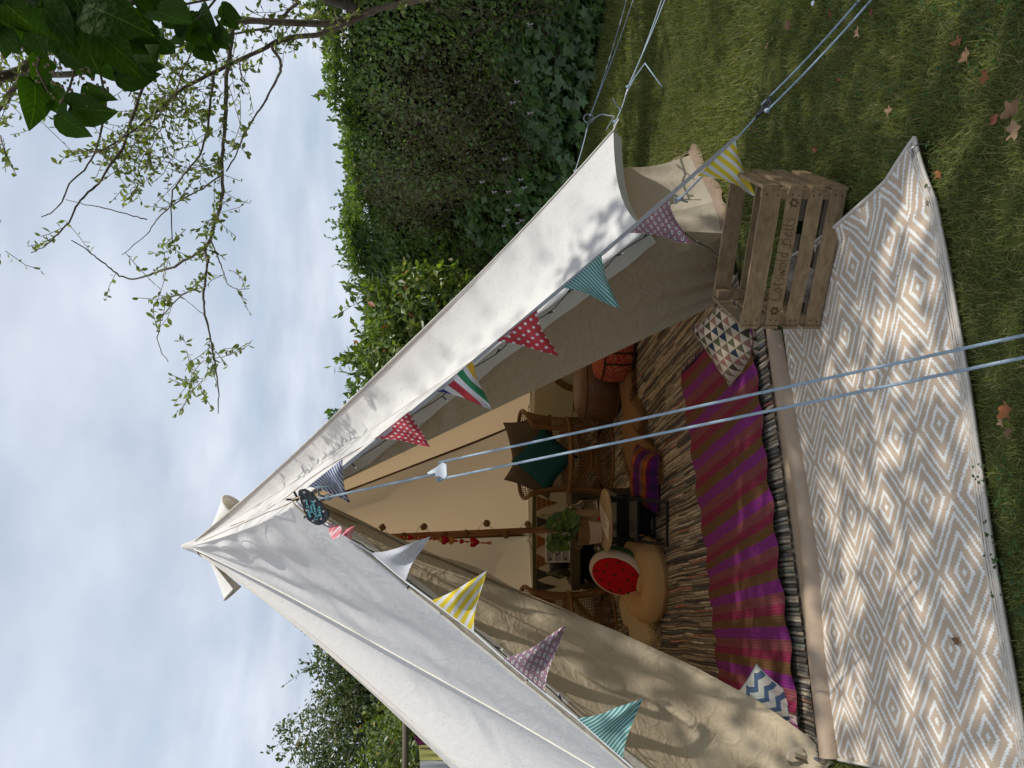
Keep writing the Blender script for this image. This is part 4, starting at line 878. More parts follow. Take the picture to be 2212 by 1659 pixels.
# leafy spurs: clusters of small pointed leaves
G = []; spur = MB()
def cluster(p, d, m_, sz=.058, L_=.16):
    d = np.array(d)/np.linalg.norm(d); tt = np.linspace(.1, 1, m_)[:, None]; bend = rng.normal(size=3)*.05; p = np.array(p); q = p+d*tt*L_+bend*tt*tt
    spur.tube([Vector(tuple(p)), Vector(tuple(q[m_//2])), Vector(tuple(q[-1]))], .0022, 3)
    G.append(leaves(q, rng.normal(size=(m_, 3))+[0, 0, .3], rng.normal(size=(m_, 3))*.8+d*.8, rng.uniform(.6, 1.15, m_)*sz, rcol(m_, (.15, .20, .045), (.24, .27, .085), .2), LEAF, LEAF_F, .8))
for bi, (P3, r0) in enumerate(PTS):
    dens = {0: .8, 3: 1.3, 5: 1.25, 4: .35, 7: .12, 8: .35, 9: .05, 10: 1.1, 11: .7, 12: .1, 15: .4, 21: 1.2, 22: 1.5, 23: 1.2, 25: .9}.get(bi, .5)
    Lb = sum((P3[i+1]-P3[i]).length for i in range(len(P3)-1)); cnt = int(Lb*dens*10)
    if r0 > .024 and bi not in (0,): cnt = cnt//4
    for k in range(cnt):
        u = random.random(); p = poly(P3, u*.999); cluster(p, rng.normal(size=3)*.6+np.array([-.3, -.1, .35]), random.randint(5, 10), .047, random.uniform(.06, .2))
def cloudlet(px, rad, cnt, dd=4.85):                                    # finer twigs hanging off behind
    for k in range(int(cnt*.8)):
        a = random.uniform(0, 6.28); r = rad*math.sqrt(random.random()); p = Yp(px[0]+r*math.cos(a), px[1]+r*math.sin(a)*1.0, dd+random.uniform(-.3, .4))
        cluster(p, rng.normal(size=3)+np.array([-.4, 0, .2]), random.randint(5, 9), .045, random.uniform(.1, .28))
for px, rad, cnt in (((385, 190), 60, 46), ((400, 90), 60, 30), ((330, 250), 55, 34), ((275, 320), 50, 26), ((300, 400), 26, 10), ((400, 260), 40, 14), ((395, 340), 45, 16), ((365, 545), 28, 9), ((460, 455), 22, 6), ((440, 830), 34, 8), ((405, 770), 26, 6), ((30, 60), 60, 40), ((20, 200), 50, 34), ((60, 120), 60, 30), ((500, 130), 50, 16), ((560, 60), 50, 12), ((120, 60), 70, 34), ((10, 270), 30, 12), ((3, 480), 14, 4), ((3, 545), 12, 3), ((700, 20), 30, 10), ((640, 30), 40, 14)): cloudlet(px, rad, cnt)
lk('leaves', join(G), M_twigleaf, tr); mk('spurs', spur, M_twig, tr, kind='stuff')
# the dense part of its crown, to the right of the photograph, that shades the grass
def crown(center, rad, n, size, c0, c1, floor_line):
    d = rng.normal(size=(n, 3)); d /= np.linalg.norm(d, axis=1, keepdims=True); rr = rng.random(n)**(1/3); p = np.array(center)+d*rr[:, None]*np.array(rad)
    lump = vnoise(p[:, 1]*1.0+p[:, 0]*.3, p[:, 2]+p[:, 0]*.7, 1.8, 61); keep = lump > .33
    keep &= p[:, 0] > floor_line[0]+floor_line[1]*p[:, 2]
    keep &= p[:, 0] > .60*p[:, 1]+.25                                       # cut along a plane so the shading leaves stay out of view
    gx = p[:, 0]-sdir.x/sdir.z*p[:, 2]; gy = p[:, 1]-sdir.y/sdir.z*p[:, 2]   # leaves left out along the sun's path to light a strip of lawn
    keep &= ~((np.abs(gy-4.45-.12*np.sin(gx*5)) < .34) & (gx > .9) & (gx < 3.0))
    p = p[keep]; k = len(p); return leaves(p, rng.normal(size=(k, 3))+[0, 0, .8], rng.normal(size=(k, 3)), rng.uniform(*size, k), rcol(k, c0, c1), LEAF, LEAF_F, 1.1)
lk('crown', crown((5.6, 5.4, 3.6), (2.3, 3.2, 1.7), 8800, (.06, .11), (.05, .09, .03), (.10, .14, .04), (1.45, .84)), M_twigleaf, tr)
lk('dapple_crown', crown((5.5, 2.7, 8.0), (2.0, 1.7, .9), 2000, (.045, .08), (.06, .10, .03), (.12, .16, .05), (-1, .3)), M_twigleaf, tr)  # extra unseen leaves, added high up to cast soft dapples on the roof
for e in ((5.4, 2.9, 7.6), (5.2, 4.4, 3.4), (5.9, 6.3, 3.8), (4.9, 5.4, 3.9), (6.6, 5, 4)): mk('branch', MB().tube([tb+Vector((0, 0, 2.2+random.random())), lerp(tb+Vector((0, 0, 2.6)), Vector(e), .5)+Vector((0, 0, .25)), Vector(e)], [.08, .05, .02], 7), M_bark, tr, True)

# ================================================================== LILAC CLOSE TO THE CAMERA (top right)
ll = thing('lilac_bush', 'dark heart shaped leaves of a lilac hanging close to the camera at the upper right', 'shrub', (2.9, .7, 0))
lt = Vector((2.9, .7, -.1))
mk('trunk', MB().tube([lt, lt+Vector((.05, .1, 1.2)), lt+Vector((-.05, .3, 2.2)), lt+Vector((-.1, .5, 3.2))], [.09, .075, .06, .04], 10), M_bark, ll, True)
lk('crown', crown((3.15, 1.15, 4.25), (2.0, 1.72, 1.25), 8800, (.08, .13), (.04, .08, .02), (.07, .12, .03), (-2.0, .84)), M_leafd, ll)
for e in ((2.3, .8, 3.9), (3.2, 2.2, 4.2), (4.1, 1.2, 4.3), (2.8, 2.6, 4.6)): mk('branch', MB().tube([lt+Vector((-.05, .3, 2.0)), lerp(lt+Vector((0, .2, 2.5)), Vector(e), .6), Vector(e)], [.05, .03, .012], 7), M_bark, ll, True)
HEART = [(0, 0), (.16, -.05), (.34, .04), (.42, .22), (.40, .42), (.28, .66), (.12, .86), (0, 1.0)]
def heart_mesh(curl, fold, seed):
    r = random.Random(seed); V = []; F = []; rows = len(HEART)-1
    for i in range(rows+1):
        w, y = HEART[i][0], HEART[i][1]; yy = y if i else .06
        for s in (-1, -.5, 0, .5, 1):
            x = w*s if i else 0; z = fold*abs(s)*w-curl*(yy**2)+.03*math.sin(6*yy+s*3+seed)*abs(s)
            V.append((x, (y if abs(s) > .4 and i else yy if i == 0 else y+(.05*(1-abs(s)) if i < 3 else 0)), z))
    for i in range(rows):
        for j in range(4): F.append((i*5+j, i*5+j+1, (i+1)*5+j+1, (i+1)*5+j))
    me = bpy.data.meshes.new('leaf'); me.from_pydata(V, [], F); me.update(); me.polygons.foreach_set('use_smooth', [True]*len(F))
    at = me.color_attributes.new('col', 'FLOAT_COLOR', 'POINT'); g = r.uniform(.8, 1.25)
    at.data.foreach_set('color', np.tile([.030*g, .062*g, .010, 1], len(V)).astype(np.float32)); me.materials.append(M_lilac); return me
HM = [heart_mesh(c, f, i) for i, (c, f) in enumerate([(.12, .2), (.3, .35), (-.1, .3), (.45, .1), (.2, .5), (.05, .12)])]
# (x, y of the stalk end, angle of the tip in the picture, length in pixels, distance)
LL = [(150, 200, 10, 120, 1.15), (75, 160, 95, 80, 1.2), (110, 170, 60, 95, 1.2), (70, 150, 80, 105, 1.18), (185, 150, 35, 95, 1.22), (215, 170, 80, 60, 1.25), (215, 120, 25, 110, 1.2), (250, 125, 12, 110, 1.15), (125, 220, 30, 110, 1.15),
      (120, 60, 30, 180, 1.0), (200, 60, 40, 200, .98), (270, 30, 35, 160, 1.05), (60, 40, 70, 150, 1.05), (20, 20, 90, 140, 1.08), (330, 20, 25, 150, 1.05), (180, 0, 20, 190, .95), (250, 80, 25, 130, 1.05), (300, 80, 70, 110, 1.1), (330, 60, 100, 90, 1.1), (420, 60, 60, 90, 1.12), (400, 60, 95, 80, 1.12),
      (440, 20, 80, 80, 1.14), (470, 45, 60, 75, 1.14), (395, 50, 45, 110, 1.12), (30, 60, 130, 120, 1.1), (0, 0, 45, 170, 1.0), (90, 5, 50, 190, .98), (150, 25, 60, 170, 1.0), (235, 10, 80, 130, 1.02), (380, 0, 75, 100, 1.12), (0, 60, 50, 100, 1.1), (-10, 90, 60, 70, 1.1), (310, -10, 60, 120, 1.08), (175, 110, 70, 80, 1.2),
      (290, 120, 25, 100, 1.12), (60, 90, 20, 110, 1.1), (120, 110, 25, 120, 1.08), (430, 90, 45, 70, 1.15), (220, 40, 10, 190, 1.0), (340, 100, 40, 80, 1.14), (10, 30, 20, 160, 1.02), (480, 10, 30, 80, 1.16), (55, 5, 100, 130, 1.04), (130, -10, 85, 150, 1.0), (465, 75, 90, 60, 1.15)]
LL += [(x+random.uniform(-26, 26), y+random.uniform(-22, 22), an+random.uniform(-40, 40), ln*random.uniform(.6, 1.), dd+random.uniform(.03, .12)) for x, y, an, ln, dd in LL if y < 170]
hub = Yp(230, -160, 1.2)
mk('branch', MB().tube([lt+Vector((-.03, .3, 2.0)), Vector((1.9, .95, 2.35)), hub], [.03, .018, .007], 7), M_bark, ll, True)
for q in ((1000*K, -20*K), (300, -10), (120, -20), (480, -20), (60, -20), (20, 10), (250, 30)): mk('stem', MB().tube([hub, lerp(hub, Yp(q[0], q[1], 1.14), .5)+Vector((0, .01, .012)), Yp(q[0], q[1], 1.14)], [.005, .0035, .002], 5), M_twig, ll, True)
stems = [Q([(1000, -20), (600, 60), (300, 150)]), [(300, -10), (230, 60), (170, 120), (150, 190), (130, 225)], [(120, -20), (95, 60), (80, 150), (105, 200)], [(230, 60), (215, 150), (225, 200)], [(480, -20), (440, 30), (400, 60)], [(60, -20), (30, 30), (-10, 60)]]
for st in stems: mk('stem', MB().tube([Yp(*p, 1.14) for p in st], .0018, 5), M_twig, ll, True)
for k, (x, y, an, ln, dd) in enumerate(LL):
    ln *= .62 if k > 8 else .85; y += 22 if k < 9 else 0; x += 6*math.sin(k*2.3); y += 8*math.cos(k*1.7)
    base = Yp(x, y, dd); a = math.radians(an); tip = Yp(x+math.cos(a)*ln, y+math.sin(a)*ln, dd+random.uniform(-.035, .035))
    yv = tip-base; L_ = yv.length; yv.normalize(); view = (base-Vector((0, 0, CAM_H))).normalized(); nz = (view*-1+Vector((random.uniform(-.7, .7), random.uniform(-.3, .3), random.uniform(-.7, .7)))); nz = (nz-yv*nz.dot(yv)).normalized()
    xv = yv.cross(nz); R = Matrix((xv, yv, nz)).transposed().to_4x4(); R.translation = base-ll.location
    o = bpy.data.objects.new('leaf', HM[k % len(HM)]); COL.objects.link(o); o.parent = ll; o.matrix_local = R @ Matrix.Diagonal((L_, L_, L_, 1))
for px in ((105, 70), (150, 160), (210, 40), (40, 60)):                 # brown seed heads
    p0 = Yp(*px, 1.16); m = MB()
    for k in range(60): q = p0+Vector((random.gauss(0, .018), random.gauss(0, .015), random.gauss(0, .03))); m.ball(q, random.uniform(.0016, .0035), 5, 3)
    mk('seed_head', m, M_dry, ll, kind='stuff')

# ================================================================== FALLEN LEAVES
def dead_leaf(seed, lobed):
    r = random.Random(seed); n_ = 26; ring = []
    for k in range(n_):
        a = 2*PI*k/n_; rad = (1+(.30*math.cos(5*a)+.1*math.cos(9*a+1) if lobed else .05*math.cos(7*a)))*(.5); x = math.sin(a)*rad*(.95 if lobed else .55); y = -math.cos(a)*rad
        ring.append((x, y, .42*abs(x)**1.3+.16*math.sin(3*a+seed)*.5+.06*r.random()))
    mid = [(x*.5, y*.5, z*.3+.02*r.random()) for x, y, z in ring]; V = [(0, 0, 0)]+mid+ring
    F = [(0, 1+k, 1+(k+1) % n_) for k in range(n_)]+[(1+k, 1+n_+k, 1+n_+(k+1) % n_, 1+(k+1) % n_) for k in range(n_)]
    mb = MB(); mb.add(V, F); return mb
def stalk(): return MB().tube([(0, -.5, .05), (.03, -.75, .1), (.08, -1.0, .16)], .018, 4)
DM = [(plain('dry_leaf_orange', (.27, .10, .035), .7, .35, 20, .3, .5), True), (plain('dry_leaf_brown', (.17, .095, .05), .7, .35, 20, .3, .5), True), (plain('dry_leaf_red', (.14, .035, .02), .6, .35, 20), False), (plain('dry_leaf_tan', (.25, .16, .09), .7, .3, 20), True)]
DL = [(2175, 888, 0, .085, 'large orange brown leaf on the grass by the near rug edge'), (2187, 240, 1, .10, 'large crumpled brown leaf on the grass at the lower right'), (2192, 283, 3, .085, 'tan curled leaf lying next to a larger brown one at the lower right'), (2149, 259, 2, .07, 'dark red brown leaf beside the crumpled pair at the lower right'),
      (1921, 240, 3, .06, 'single pale brown leaf on the grass between crate and right rope'), (2071, 91, 0, .07, 'orange fallen leaf on the grass far right beyond the rope'), (2088, 120, 1, .07, 'brown fallen leaf just below the orange one at the far right'), (2128, 165, 0, .065, 'rust coloured leaf alone on the grass near the right picture edge'),
      (1702, 55, 1, .10, 'ragged brown leaf on the grass above the black slider rope'), (1794, 28, 2, .06, 'small dark red leaf at the far right beside the ropes'), (1883, 27, 2, .06, 'small dark leaf under the far end of the right rope'), (1853, 70, 3, .06, 'folded tan leaf between the two strands of the right rope'),
      (1761, 323, 2, .07, 'narrow reddish leaf on the grass right of the wooden crate'), (1657, 99, 1, .05, 'small brown leaf on the grass near the black slider'), (1634, 280, 2, .045, 'tiny red leaf by the end of the yellow flag ribbon'), (2029, 375, 0, .05, 'small orange leaf touching the right corner of the patterned rug'),
      (1976, 322, 1, .05, 'small brown leaf by the peg at the rug corner'), (2163, 912, 3, .04, 'small pale leaf left of the large orange leaf by the rug'), (2178, 935, 1, .045, 'small brown leaf farthest left in the trio by the near rug edge'), (1813, 173, 2, .035, 'tiny dark red leaf near the middle of the right rope'), (2066, 1383, 1, .055, 'curled brown leaf with a long stalk lying on the patterned rug'), (2003, 438, 3, .025, 'tiny dry seed head lying on the right end of the patterned rug')]
for k, (x, y, mi, sz, lab) in enumerate(DL):
    g0 = Zp(x, y, .03 if k < 20 else .012); o = thing('fallen_leaf', lab, 'leaf', tuple(g0), 'fallen leaves', random.uniform(0, 6.28)); o.scale = (sz*.48, sz*.48, sz*.48)
    mk('blade', dead_leaf(k, DM[mi][1]), DM[mi][0], o, True, True); mk('stalk', stalk(), DM[1][0], o, True, True)
o = single('blossom', MB().ball(Zp(1756, 7, .03), .010, 8, 6, (1, 1, .6)), M_white, 'small white blossom on the grass at the far right', 'flower', smooth=True)

# ================================================================== PATTERNED OUTDOOR RUG
def rug_mat():
    t = NT('diamond_rug'); sp = t.n('SeparateXYZ', {0: t.uv()}); x, y = sp.outputs[0], sp.outputs[1]
    o = t.obj(); wob = t.noise(60, 1, o); tooth = t.math('SINE', t.math('MULTIPLY', x, 700.))
    yy = t.math('ADD', y, t.math('MULTIPLY', tooth, .0022)); yy = t.math('ADD', yy, t.math('MULTIPLY_ADD', wob, .012, -.006))
    a = t.math('MULTIPLY', t.math('ABSOLUTE', t.math('SUBTRACT', t.math('FRACT', t.math('DIVIDE', x, .40)), .5)), 2.)
    b = t.math('MULTIPLY', t.math('ABSOLUTE', t.math('SUBTRACT', t.math('FRACT', t.math('DIVIDE', yy, .215)), .5)), 2.)
    def ph(a_, b_): return t.math('ADD', t.math('MULTIPLY', a_, 3.72), t.math('MULTIPLY', b_, 2.6))
    d = t.math('MINIMUM', ph(a, b), ph(t.math('SUBTRACT', 1., a), t.math('SUBTRACT', 1., b)))
    c = t.ramp(t.math('DIVIDE', d, 4.), [(0, (1, 1, 1)), (.055, (0, 0, 0)), (.178, (1, 1, 1)), (.262, (0, 0, 0)), (.430, (1, 1, 1)), (.514, (0, 0, 0)), (.672, (1, 1, 1)), (.745, (0, 0, 0))], True)
    # plain woven border with pale bands near the long edges
    edge = t.math('MINIMUM', t.math('SUBTRACT', y, -.0), t.math('SUBTRACT', 5., y)); eb = t.math('LESS_THAN', edge, .075)
    bandc = t.math('GREATER_THAN', t.math('FRACT', t.math('MULTIPLY', edge, 55.)), .35)
    fac = t.mix(eb, c, t.mix(t.math('MULTIPLY', bandc, .75), (0, 0, 0), (1, 1, 1)))
    endb = t.math('LESS_THAN', t.math('ABSOLUTE', t.math('SUBTRACT', t.math('ABSOLUTE', x), 5.)), .0)
    col = t.mix(fac, (.52, .405, .30), (.76, .75, .70))
    weave = t.math('MULTIPLY', t.math('SINE', t.math('MULTIPLY', x, 900.)), t.math('SINE', t.math('MULTIPLY', y, 1500.)))
    col = t.mix(t.math('MULTIPLY', t.math('GREATER_THAN', t.noise(45, 3, o), .66), .35), col, (.30, .24, .17))
    h = t.math('ADD', t.math('MULTIPLY', fac, .7), t.math('MULTIPLY', weave, .35))
    return t.done(t.bsdf(col, .75, .25, h, .55, .004))
RA = Vector((.97, .245, 0)); RI = Vector((-.245, .97, 0)); R00 = RNR
def rugp(u, v):
    near = poly([RNL, Vector((-.45, 1.808, 0)), Vector((.0, 1.905, 0)), Vector((.34, 1.993, 0)), RNR], min(u, .9999)); far = lerp(lerp(RFL, SL, .0), RFR, u)
    p = lerp(near, far, v)
    bow = -.055*math.sin(PI*min(1, v*1.15))*max(0, (u-.86)/.14); p += RA*bow
    cz = .040*max(0, 1-((1-u)**2+v*v*.5)*60) + .05*max(0, (u-.965)/.035)*math.sin(PI*min(1, v))**2
    return p + Vector((0, 0, .006+cz*.6+.0035*math.sin(u*17+v*5)*math.sin(v*9)))
m = MB().grid(rugp, 120, 50)
m.uv = [((Vector(p)-Vector((-.654, 2.551, 0))).dot(RA)+.2+4, (Vector(p)-Vector((-.654, 2.551, 0))).dot(RI)+.1075+.86) for p in m.v]
m.grid(lambda u, v: rugp(u, v)-Vector((0, 0, .008)), 60, 20)
rug = thing('outdoor_rug', 'beige and white diamond patterned outdoor rug lying in front of the tent doorway', 'rug', (0, 2.3, 0))
mk('woven_mat', m, rug_mat(), rug, True)
M_edge = fabric('rug_binding', (.60, .55, .48), .08, 300)
for pts in ([rugp(k/50, 0) for k in range(51)], [rugp(1, k/50) for k in range(51)], [rugp(0, k/50) for k in range(51)]):
    mk('binding', MB().tube([p+Vector((0, 0, .001)) for p in pts], .006, 6), M_edge, rug, True)
for q in (.012, .022, .033): mk('cord_rib', MB().tube([lerp(rugp(k/50, 0), rugp(k/50, 1), q)+Vector((0, 0, .001)) for k in range(51)], .0028, 5), M_edge, rug, True)
pg = Zp(1992, 322, .02); o = single('tent_peg', MB().tube([pg+Vector((-.02, .01, .02)), pg+Vector((0, 0, .035)), pg+Vector((.012, -.005, .015)), pg+Vector((.01, 0, -.06))], .003, 6), M_steel, 'steel peg pinning down the right corner of the patterned rug', 'peg', smooth=True)

# ================================================================== LETTERED WOODEN CRATE
CR = Vector((.655, 2.505, 0)); cx_ = Vector((-.912, .41, 0)); cy_ = Vector((.41, .912, 0)); CL, CD, CH = .485, .345, .295
crate = thing('wooden_crate', 'slatted wooden crate with burnt lettering standing on the rug by the right door edge', 'crate', tuple(CR))
Rc = Matrix((cx_, cy_, Vector((0, 0, 1)))).transposed()
def cpt(x, y, z): return CR+cx_*x+cy_*y+Vector((0, 0, z+.012))
def slat(x0, x1, y0, y1, z0, z1, name='slat', mat=None):
    c = cpt((x0+x1)/2, (y0+y1)/2, (z0+z1)/2); m = MB(); k = 8; ax_ = 0 if abs(x1-x0) > abs(y1-y0) else 1
    sx, sy, sz = abs(x1-x0), abs(y1-y0), abs(z1-z0); L_ = max(sx, sy, sz)
    horiz = L_ != sz
    def f(i, a, b):
        t_ = i/k-.5; j = random.uniform(-.0016, .0016)
        if not horiz: return Vector((a*sx/2, b*sy/2, t_*sz))
        return Vector((t_*sx, a*sy/2, b*sz/2+j)) if ax_ == 0 else Vector((a*sx/2, t_*sy, b*sz/2+j))
    vs = []; 
    for i in range(k+1):
        for a, b in ((-1, -1), (1, -1), (1, 1), (-1, 1)): vs.append(c+Rc @ f(i, a, b))
    fs = [(i*4+q, i*4+(q+1) % 4, (i+1)*4+(q+1) % 4, (i+1)*4+q) for i in range(k) for q in range(4)]+[(3, 2, 1, 0), (k*4, k*4+1, k*4+2, k*4+3)]
    m.add(vs, fs); return mk(name, m, mat or M_wood, crate)
zs = [(.002, .055), (.082, .130), (.155, .205), (.228, .295)]
T_ = .011
front = []
for z0, z1 in zs: front.append(slat(.0, CL, 0, T_, z0, z1))
for z0, z1 in ((.225, .290), (.135, .185), (.0, .05)): slat(.0, CL, CD-T_, CD, z0, z1)
for z0, z1 in ((.002, .052), (.085, .128), (.162, .205), (.242, .300)): slat(-.013, -.001, -.006, CD+.006, z0, z1); 
for z0, z1 in ((.002, .06), (.085, .135), (.16, .21), (.235, .292)): slat(CL+.001, CL+.012, -.004, CD+.004, z0, z1)
for x in (.001, CL-.034):
    for y in (T_+.001, CD-T_-.034): slat(x, x+.033, y, y+.033, .004, .285, 'corner_post')
for k in range(5): y = .012+k*.066; slat(.0, CL, y, y+.05, .001, .010, 'floor_slat', M_woodgrey)
slat(CL*.5-.12, CL*.5+.13, CD-.020-T_, CD-.001-T_, .225, .285, 'slat') if False else None
# nails
for (z0, z1) in zs:
    for x in (.018, CL-.018):
        for z in (z0+.014, z1-.014): mk('nail', MB().ball(cpt(x+random.uniform(-.003, .003), -.0006, z), .0032, 7, 4, (1, .5, 1)), M_nail, crate)
# lettering and stars burnt into the second slat from the top
def fp(x, z, y=-.0012): return cpt(x, y, z)
for g in handwriting('Cotswold Bells', lambda x, y: fp(CL-(CL*.5-.145)-x*.30+.006, .168+y*.30*1.15), .0008, .1): mk('burnt_letter', g, M_burn, front[2])
for x in (.045, CL-.055):
    m = MB(); cz = .181
    for k in range(2):
        tri = [fp(x+.017*math.cos(PI/2+k*PI+i*2*PI/3), cz+.017*math.sin(PI/2+k*PI+i*2*PI/3)) for i in range(3)]
        for i in range(3): m.tube([tri[i], tri[(i+1) % 3]], .0012, 4)
    mk('burnt_star', m, M_burn, front[2], kind=None)
# things inside the crate
gb = cpt(.17, .19, .012)
def glassmat(name, col, rough=.02):
    t = NT(name); gl = t.n('BsdfGlass', {'Color': (*col, 1), 'Roughness': rough, 'IOR': 1.3}); tp_ = t.n('BsdfTransparent', {0: (*col, 1)}); return t.done(t.n('MixShader', {0: .45, 1: gl, 2: tp_}))
M_gl = glassmat('clear_glass', (.93, .95, .93)); M_glg = glassmat('green_glass', (.02, .35, .12))
single('small_bottle', MB().lathe([(.02, 0), (.024, .01), (.024, .06), (.012, .08), (.010, .10), (.002, .101)], 14, gb), M_glg, 'little green glass bottle lying in the lettered crate', 'bottle', smooth=True)
bagp = [cpt(.33, .2, .02)]
o = single('folded_bag', MB().grid(lambda u, v: cpt(.30+.14*u, .08+.2*v, .012+.05*math.sin(PI*u)*math.sin(PI*v)+.012*math.sin(11*u+7*v)), 14, 14), fabric('grey_bag', (.22, .19, .16)), 'crumpled grey fabric bag at the bottom of the lettered crate', 'bag', smooth=True)

# evergreens added unseen behind the camera, to cut the sky light reaching the doorway
bush('sky_screen_shrubs', 'dark evergreen shrubs added out of view to screen off low sky light', 'shrub', [(-4.5, -5.6, 1.1, 1.9, 1.0, 1.5), (-1.6, -5.9, 1.2, 1.8, 1.0, 1.6), (1.3, -5.8, 1.1, 1.8, 1.0, 1.5), (4.2, -5.4, 1.0, 1.8, 1.0, 1.4)], 9000, (.16, .26), (.04, .07, .02), (.08, .11, .03), .8, 0)

# ================================================================== RUGS INSIDE THE TENT
AX = Vector((-.30, .954, 0)); AY = Vector((.954, .30, 0)); RO = Vector((-.55, 2.93, 0))
def rag_rug():
    rw, seg = .0145, .04; rows = int(4.9/rw); ns = int(4.4/seg); V = []; F = []; Cc = []
    pal = np.array([(.045, .045, .05), (.07, .065, .06), (.50, .42, .30), (.42, .34, .24), (.12, .12, .12), (.30, .24, .17), (.10, .12, .15), (.46, .20, .14), (.55, .48, .38), (.16, .20, .15), (.03, .03, .035), (.24, .20, .15), (.35, .10, .08), (.40, .36, .30)])
    pal = pal*.68+np.array([.22, .18, .14])*.32
    pr = np.array([.08, .09, .15, .15, .08, .12, .04, .03, .11, .04, .04, .08, .01, .02]); pr = pr/pr.sum(); prof = [(-.5, 0), (-.34, .75), (0, 1.0), (.34, .75), (.5, 0)]
    cu = RO+AX*.005; ns1 = ns+1
    jj = np.arange(ns1)*seg; wob = np.cumsum(rng.normal(size=(rows, ns1))*-.0012, 1); wob -= wob.mean(1, keepdims=True); shared = .004*np.sin(jj*5.1)+.0025*np.sin(jj*13)
    for r in range(rows):
        x0 = (r-rows*.47)*rw; idx = []; 
        c = pal[rng.choice(len(pal), p=pr)]; run = 0; cols = []
        for j in range(ns1):
            if run <= 0: c = pal[rng.choice(len(pal), p=pr)]*rng.uniform(.75, 1.25); run = rng.integers(3, 16)
            run -= 1; cols.append(c*rng.uniform(.95, 1.4))
        cols = np.array(cols); h = .004+.006*rng.random(ns1)
        for px, ph in prof:
            p = np.outer(np.ones(ns1), [cu.x, cu.y, .020])+np.outer(jj, [AX.x, AX.y, 0])+np.outer(x0+shared+wob[r]*.5+px*rw*(.9+.2*rng.random()), [AY.x, AY.y, 0]); p[:, 2] += ph*h
            V.append(p); Cc.append(cols*(.4 if ph == 0 else 1))
        b = r*5*ns1; j = np.arange(ns1-1)
        for q in range(4): F.append(np.c_[b+q*ns1+j, b+(q+1)*ns1+j, b+(q+1)*ns1+j+1, b+q*ns1+j+1])
    V = np.vstack(V); F = np.vstack(F); Cc = np.vstack(Cc)
    fc = V[F].mean(1); keep = ((fc[:, 0]-C.x)**2+(fc[:, 1]-C.y)**2 < 2.33**2) | ((fc[:, 1] < 3.6) & (np.abs((fc[:, 0]+.55)*AY.x+(fc[:, 1]-2.93)*AY.y) < .85))
    t = NT('rag_weave'); a = t.n('Attribute', attribute_name='col').outputs['Color']; nz = t.noise(170, 2, t.obj()); c = t.mix(t.math('MULTIPLY', t.math('GREATER_THAN', nz, .56), .5), a, (.05, .045, .04))
    return link('rag_rug', mesh_np('rag_rug', V, F[keep], t.done(t.bsdf(c, .95, .05, nz, .6, .006)), Cc, True))
tag(rag_rug(), 'large rag woven rug of grey, cream and black strips covering the tent floor', 'rug')
PU = [Zp(1480, 812, .03), Zp(1626, 660, .03), Zp(1742, 1585, .03), Zp(1563, 1500, .03)]      # far right, near right, near left, far left
Fm = Zp(1533, 1190, .03)
def pu(u, v):
    far = poly([PU[3], Fm, PU[0]], min(u, .9999)); near = lerp(PU[2], PU[1], u); p = lerp(near, far, v)
    return p + Vector((0, 0, .022+.004*math.sin(u*23+v*3)*math.sin(v*5+1)+.003*math.sin(v*17+u*4)+.007*(abs(v-.5) > .47)*math.sin(u*60)))
m = MB().grid(pu, 110, 30)
t = NT('purple_stripe_weave'); sp_ = t.n('SeparateXYZ', {0: t.uv()}); o_ = t.obj(); wv = t.noise(30, 2, o_)
u_ = t.math('ADD', sp_.outputs[0], t.math('MULTIPLY_ADD', wv, .004, -.002))
PUR, RST, CRM, GLD = (.195, .014, .185), (.20, .050, .06), (.20, .010, .05), (.125, .062, .02)
c_ = t.ramp(t.math('FRACT', t.math('MULTIPLY', t.math('SUBTRACT', 1.0, u_), 9.6)), [(0, CRM), (.22, GLD), (.47, PUR), (.75, RST)], True)
glit = t.math('GREATER_THAN', t.noise(260, 1, o_), .62); c_ = t.mix(t.math('MULTIPLY', glit, .45), c_, t.mix(.5, c_, (.5, .3, .1)))
c_ = t.mix(t.math('LESS_THAN', u_, .035), c_, t.mix(t.math('LESS_THAN', u_, .018), (.55, .42, .40), (.20, .06, .16)))
c_ = t.mix(t.math('MULTIPLY', t.noise(4, 4, o_), .3), c_, (.09, .02, .03)); ribs = t.math('SINE', t.math('MULTIPLY', sp_.outputs[0], 900.))
pr_ = thing('striped_rug', 'purple, crimson and gold striped woven runner along the inside of the tent doorway', 'rug', tuple((PU[0]+PU[2])/2))
mk('woven_cloth', m, t.done(t.bsdf(c_, .8, .2, t.math('ADD', ribs, t.noise(90, 2, o_)), .35, .004)), pr_, True)
fr2 = MB()
for k in range(90):
    p = pu(.999, k/90); fr2.tube([p, p+AY*random.uniform(.025, .05)+Vector((random.uniform(-.01, .01), random.uniform(-.01, .01), -.004))], .0016, 3)
mk('fringe', fr2, fabric('purple_fringe', (.07, .02, .08)), pr_, kind='stuff')

